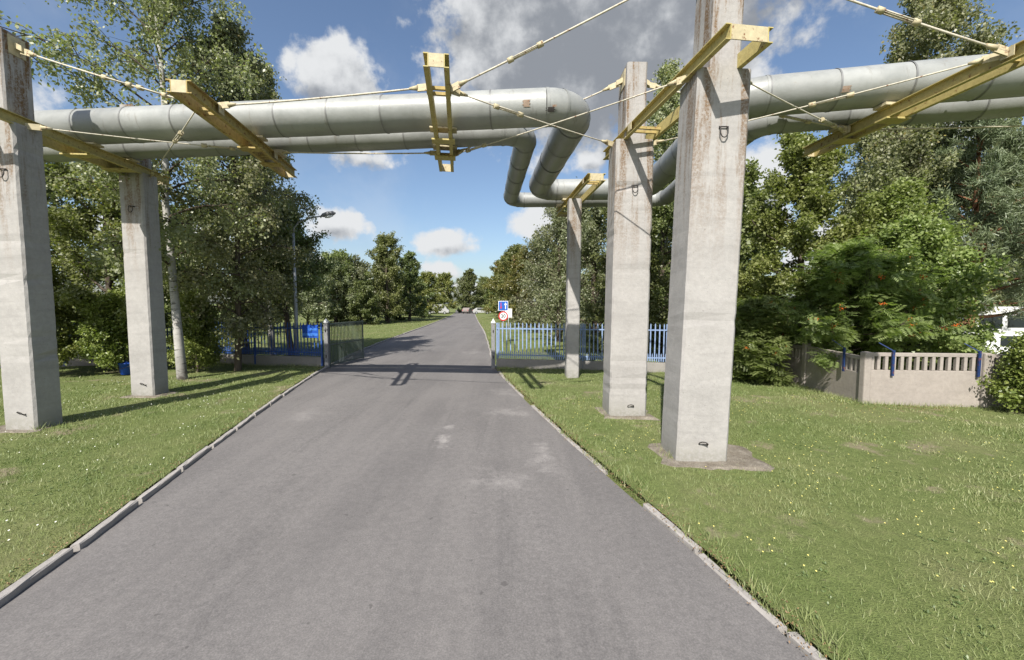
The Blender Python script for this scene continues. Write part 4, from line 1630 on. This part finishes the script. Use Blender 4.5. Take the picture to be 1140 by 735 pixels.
for i, (x, y, h, r, k, lab) in enumerate((
        (-1.6, 66, 9.6, 3.4, 'rB', 'yellowing tree far along the right row'),
        (-2.4, 80, 9.0, 3.6, 'rC', 'green tree at the far end of the right row'),
        (5.4, 34, 10.0, 3.2, 'rC', 'green tree at the back of the right row behind the willows'),
        (6.0, 47, 11.5, 3.8, 'rA', 'tall pale tree at the back of the right row'))):
    plant_tree('row_tree', lab, 'tree', 'broad', x, y, h, r, 110 + i, group=GR, rz=i, key=k)
GD = 'trees behind the right fence'
plant_tree('leafy_tree', 'dense dark tree behind the fence between the two big right pillars', 'tree', 'dark', 7.6, 20.5, 9.5, 2.9, 121, 1.0, 0.135, GD, cb=.05)
plant_tree('birch_tree', 'tall slender birch rising above the pipes between the big right pillars', 'tree', 'birch', 8.3, 22.5, 16.0, 2.6, 122, 2.4, 0.13, GD)
plant_tree('leafy_tree', 'dark tree behind the palisade just right of the thin pillar', 'tree', 'dark', 5.4, 18.6, 7.6, 2.0, 123, 1.0, 0.125, GD, cb=.04)
plant_tree('linden_tree', 'sunlit leafy tree right of the nearest pillar', 'tree', 'linden', 10.7, 15.2, 8.6, 2.7, 131, 1.7, 0.12, GD, cb=.06)
plant_tree('linden_tree', 'sunlit lower tree behind the rowan and slotted fence', 'tree', 'linden', 13.3, 14.4, 6.2, 2.5, 132, 1.1, 0.12, GD, cb=.05)
plant_tree('linden_tree', 'pale green spreading tree beside the rowan over the slotted fence', 'tree', 'linden', 12.3, 12.9, 4.7, 2.0, 133, 1.1, 0.115, GD, cb=.08)
plant_tree('rowan_tree', 'rowan with orange berries leaning over the concrete fence', 'tree', 'rowan', 9.9, 12.3, 3.9, 2.0, 141, 1.5, 0.26, GD, cb=.24)
plant_tree('rowan_tree', 'small rowan with berries at the left end of the concrete fence', 'tree', 'rowan', 7.55, 12.9, 2.4, 1.0, 142, 1.5, 0.22, GD, cb=.06)
plant_tree('pine_tree', 'blue green pine with reddish trunk at right', 'tree', 'pine', 18.2, 16.4, 11.0, 3.6, 151, 1.9, 0.19, GD, cb=.16)
plant_tree('birch_tree', 'tall birch behind the pine in the upper right corner', 'tree', 'birch', 18.3, 18.8, 18.0, 4.4, 161, 3.0, 0.13, GD)
plant_tree('birch_tree', 'birch with pale trunk left of the pine', 'tree', 'birch', 16.3, 18.0, 12.0, 2.6, 162, 2.4, 0.12, GD)
plant_tree('garden_shrub', 'bright green bush at the right edge before the concrete fence', 'shrub', 'shrub', 11.6, 9.15, 1.45, 0.62, 171, 0.55, 0.075, 'shrubs by the right fence')
plant_tree('garden_shrub', 'dark shrub behind the slotted concrete fence by the van', 'shrub', 'shrub', 13.6, 12.6, 0.9, 0.8, 172, 1.0, 0.08, 'shrubs by the right fence')
plant_tree('garden_shrub', 'leafy shrub behind the palisade right of the nearest pillar', 'shrub', 'shrub', 9.9, 17.0, 2.6, 1.6, 173, 1.0, 0.1, 'shrubs by the right fence')
for i, (x, y, h, r, k, lab) in enumerate((
        (14.5, 27, 11, 4.0, 'gA', 'dark tree behind the sunlit leafy tree at right'),
        (23.5, 25, 12, 4.4, 'gA', 'green tree behind the pine at right'),
        (31, 24, 12, 4.6, 'gB', 'green tree beyond the right edge behind the van'),
        (10.5, 33, 12, 4.0, 'gA', 'green tree far behind the big right pillars'),
        (19, 36, 12, 4.5, 'gD', 'dark tree far behind the pine'))):
    plant_tree('garden_tree', lab, 'tree', 'broad', x, y, h, r, 180 + i, group=GD, rz=i * 1.7, key=k)

# ------------------------------------------------------------------ grass, flowers, litter
TY = np.linspace(-8, 150, 1600)
TLE = np.array([left_edge(y) for y in TY])
TRE = np.array([right_edge(y) for y in TY])


def v_lawn_z(x, y):
    le, re = np.interp(y, TY, TLE), np.interp(y, TY, TRE)
    w = 0.018 * np.sin(x * 1.7 + y * 0.6) + 0.015 * np.sin(y * 1.3 - x * 0.8 + 1.2) + 0.01 * np.sin(x * 3.7 + 2.1 * y)
    left = x < le
    d = np.where(left, le - x, x - re)
    return np.where(left, LZ, RZ) + w * np.clip(d, 0, 1), left, np.where(left, le - x, x - re)


def vnoise(x, y):
    return (np.sin(x * 2.1 + 1.3 * np.sin(y * 1.7)) + np.sin(y * 2.6 + 1.1 * np.sin(x * 2.3)) + 0.7 * np.sin(5.1 * x + 3.3 * y) + 0.7 * np.sin(4.3 * y - 5.7 * x)) / 3.4


def scatter(n, d0, d1, rg, amax=66):
    a = np.radians(rg.uniform(-amax, amax, n))
    d = rg.uniform(d0, d1, n)
    x, y = d * np.sin(a), d * np.cos(a)
    z, left, e = v_lawn_z(x, y)
    ok = e > np.where(left, 0.095 + 0.03 * vnoise(x * 2.6, y * 2.6), 0.035 + 0.07 * vnoise(x * 2.2, y * 2.2))
    for k, p in PIL.items():
        ok &= ~((np.abs(x - p['x']) < p['w'] / 2 + .03) & (np.abs(y - p['y']) < p['d'] / 2 + .03))
    for k, (ax, ay, cx, cy) in dict(LF=(0.58, 0.42, -.15, -.02), LB=(.46, .38, 0, 0), RF=(0.86, 0.58, .15, -.06), RM=(.58, .46, .02, -.05)).items():
        p = PIL[k]
        q = np.maximum(np.abs(x - p['x'] - cx) / ax, np.abs(y - p['y'] - cy) / ay)
        ok &= ~((q < 0.97) & (rg.random(n) > 0.06))
    return x[ok], y[ok], z[ok], e[ok], d[ok], left[ok]


def grass(name, label, n, d0, d1, hgt, wid, seed, wk=0.0011):
    rg = np.random.default_rng(seed)
    x, y, z, e, d, left = scatter(n, d0, d1, rg)
    nz = vnoise(x, y) + 0.6 * vnoise(x * 3.1 + 5, y * 3.1)
    dry = np.exp(-((x - 6.5) ** 2 / 5.0 + (y - 6.2) ** 2 / 1.2)) + .7 * np.exp(-((x - 3.6) ** 2 / 1.5 + (y - 3.9) ** 2 / 0.8)) + .6 * np.exp(-((x - 9) ** 2 / 8.0 + (y - 8.6) ** 2 / 0.6))
    bare = 0.75 * dry + np.exp(-((x - 5.6) ** 2 / 0.9 + (y - 6.6) ** 2 / 0.25)) + np.exp(-((x - 8.2) ** 2 / 1.6 + (y - 9.7) ** 2 / 0.12)) + 0.8 * np.exp(-((x - 3.7) ** 2 / 0.3 + (y - 4.3) ** 2 / 0.1)) + 0.8 * np.exp(-((x + 8.0) ** 2 / 3.0 + (y - 14.3) ** 2 / 0.1))
    keep = rg.random(len(x)) < np.clip(0.80 + 0.65 * nz - 0.8 * bare, 0.15, 1.0)
    x, y, z, d, nz, e, dry = x[keep], y[keep], z[keep], d[keep], nz[keep], e[keep], dry[keep]
    m = len(x)
    th = rg.uniform(0, 2 * np.pi, m)
    w = np.maximum(wid, wk * d) * rg.uniform(.7, 1.3, m)
    h = hgt * rg.uniform(.4, 1.5, m) * (1 + 0.35 * nz) * np.where(e < 0.35, 1.25, 1.0)
    le = rg.normal(0, 0.55, (m, 2)) * h[:, None]
    V = np.empty((m, 3, 3))
    V[:, 0] = np.stack([x - np.cos(th) * w / 2, y - np.sin(th) * w / 2, z - 0.01], 1)
    V[:, 1] = np.stack([x + np.cos(th) * w / 2, y + np.sin(th) * w / 2, z - 0.01], 1)
    V[:, 2] = np.stack([x + le[:, 0], y + le[:, 1], z + h], 1)
    big = vnoise(x * .45 + 2, y * .45 + 1) * 0.5 + vnoise(x * 1.3, y * 1.3 + 4) * 0.35
    T = np.clip(0.50 - 0.12 * nz + 0.42 * big + 0.3 * dry + rg.normal(0, 0.2, m), 0, 1)
    me_ = np_mesh(name, V.reshape(-1, 3), 3, 'grass_blade', T)
    return tag(link(name, me_), label, 'grass', kind='stuff')


grass('lawn_grass', 'short green grass on the verges before the fences', 350000, 1.6, 17.5, 0.040, 0.005, 1)
grass('garden_grass', 'green grass on the lawns beyond the gate', 80000, 17.0, 75, 0.07, 0.012, 2, 0.0013)


def tufts(name, label, spots, seed, hgt):
    rg = np.random.default_rng(seed)
    V, T = [], []
    for (x0, y0, sx, sy, n) in spots:
        x, y = rg.normal(x0, sx, n), rg.normal(y0, sy, n)
        z, left, e = v_lawn_z(x, y)
        ok = e > 0.02
        x, y, z = x[ok], y[ok], z[ok]
        m = len(x)
        th = rg.uniform(0, 2 * np.pi, m)
        h = hgt * rg.uniform(.4, 1.3, m)
        w = rg.uniform(.006, .013, m)
        le = rg.normal(0, .4, (m, 2)) * h[:, None]
        q = np.empty((m, 3, 3))
        q[:, 0] = np.stack([x - np.cos(th) * w / 2, y - np.sin(th) * w / 2, z - .01], 1)
        q[:, 1] = np.stack([x + np.cos(th) * w / 2, y + np.sin(th) * w / 2, z - .01], 1)
        q[:, 2] = np.stack([x + le[:, 0], y + le[:, 1], z + h], 1)
        V.append(q.reshape(-1, 3))
        T.append(np.clip(rg.normal(.55, .25, m), 0, 1))
    me_ = np_mesh(name, np.concatenate(V), 3, 'grass_blade', np.concatenate(T))
    return tag(link(name, me_), label, 'grass', kind='stuff')


rr_ = random.Random(77)
spots = [(8.6 + k * .28, 9.86 - k * .025, .1, .06, 40 + rr_.randint(0, 60)) for k in range(18)]
spots += [(8.45, 10.1 + k * .25, .08, .1, 60) for k in range(10)]
for k, p in PIL.items():
    for _ in range(7):
        s = rr_.choice((-1, 1))
        spots.append((p['x'] + s * (p['w'] / 2 + .04), p['y'] + rr_.uniform(-.3, .3), .05, .06, 16))
for _ in range(40):
    y = rr_.uniform(2.5, 14)
    spots.append((right_edge(y) + rr_.uniform(.1, .3), y, .05, .09, 26))
for k in range(50):
    t = k / 50
    spots.append((-0.5 + 9.2 * t, 15.72 - 1.4 * t, .1, .05, 30))
for k in range(40):
    t = k / 40
    spots.append((-7.4 - 6.3 * t, 15.85 + 1.1 * t, .1, .05, 30))
tufts('tall_grass', 'taller grass tufts growing along kerbs, pillars and fence feet', spots, 5, 0.12)


def weeds(name, label, n, seed):
    rg = np.random.default_rng(seed)
    x, y, z, e, d, left = scatter(n * 3, 2.4, 11, rg, 62)
    ok = (vnoise(x * .9 + 3, y * .9) > 0.05) & (e > .2)
    x, y, z = x[ok][:n], y[ok][:n], z[ok][:n]
    P, A = [], []
    k = 9
    c = np.repeat(np.stack([x, y, z], 1), k, 0)
    m = len(c)
    th = rg.uniform(0, 2 * np.pi, m)
    ln = rg.uniform(.012, .034, m)
    el = rg.uniform(.2, .9, m)
    dv = np.stack([np.cos(th) * np.cos(el), np.sin(th) * np.cos(el), np.sin(el)], 1) * ln[:, None]
    sd = np.stack([-np.sin(th), np.cos(th), np.zeros(m)], 1) * (ln * .22)[:, None]
    V = np.empty((m, 4, 3))
    V[:, 0] = c
    V[:, 1] = c + dv * .6 + sd
    V[:, 2] = c + dv
    V[:, 3] = c + dv * .6 - sd
    me_ = np_mesh(name, V.reshape(-1, 3), 4, 'weed_leaf', np.clip(rg.normal(.5, .25, m), 0, 1))
    return tag(link(name, me_), label, 'weeds', kind='stuff')


weeds('lawn_weeds', 'small broad leaved weeds growing in the mown verges', 1500, 15)


def dots(name, label, n, size, mat, xr, yr, seed, zoff):
    rg = np.random.default_rng(seed)
    x, y = rg.uniform(*xr, n), rg.uniform(*yr, n)
    nz = vnoise(x * .8, y * .8)
    z, left, e = v_lawn_z(x, y)
    ok = (e > 0.3) & (nz > -0.1)
    x, y, z = x[ok], y[ok], z[ok]
    V = []
    for i in range(6):
        a = i / 6 * 2 * np.pi
        V.append(np.stack([x + np.cos(a) * size, y + np.sin(a) * size + 0, z + zoff + np.sin(a) * size * .4], 1))
    V = np.stack(V, 1)
    me_ = np_mesh(name, V.reshape(-1, 3), 6, mat)
    return tag(link(name, me_), label, 'flowers', kind='stuff')


dots('yellow_flowers', 'tiny yellow flowers dotted over the right verge', 700, 0.008, 'flower_yellow', (1.0, 9.0), (2.6, 11), 3, 0.065)
dots('pale_flowers', 'tiny pale flowers dotted over the left verge', 300, 0.009, 'flower_white', (-13, -4.5), (4, 13), 4, 0.065)

rg = np.random.default_rng(9)
ly = rg.uniform(2.3, 15.5, 2200)
lx = np.interp(ly, TY, TRE) + rg.normal(0.10, 0.09, 2200)
lz, _, _ = v_lawn_z(np.maximum(lx, np.interp(ly, TY, TRE) + .01), ly)
P = np.stack([lx, ly, lz + rg.uniform(.005, .03, 2200)], 1)
ly2 = rg.uniform(3, 15.5, 1200)
lx2 = np.interp(ly2, TY, TLE) - 0.12 - np.abs(rg.normal(0, 0.1, 1200))
P2 = np.stack([lx2, ly2, np.full(1200, LZ + .02)], 1)
P3 = np.stack([rg.normal(9.3, .7, 900), rg.normal(9.6, .25, 900), np.full(900, RZ + .03)], 1)
P = np.concatenate([P, P2, P3])
V = leaf_quads(P, 0.022, rg, 2.0, 0.0, 0.3)
me_ = np_mesh('leaf_litter', V, 4, 'dry_litter', rg.random(len(P)))
tag(link('leaf_litter', me_), 'dry brown leaf litter along the kerbs and fence', 'leaf litter', kind='stuff')
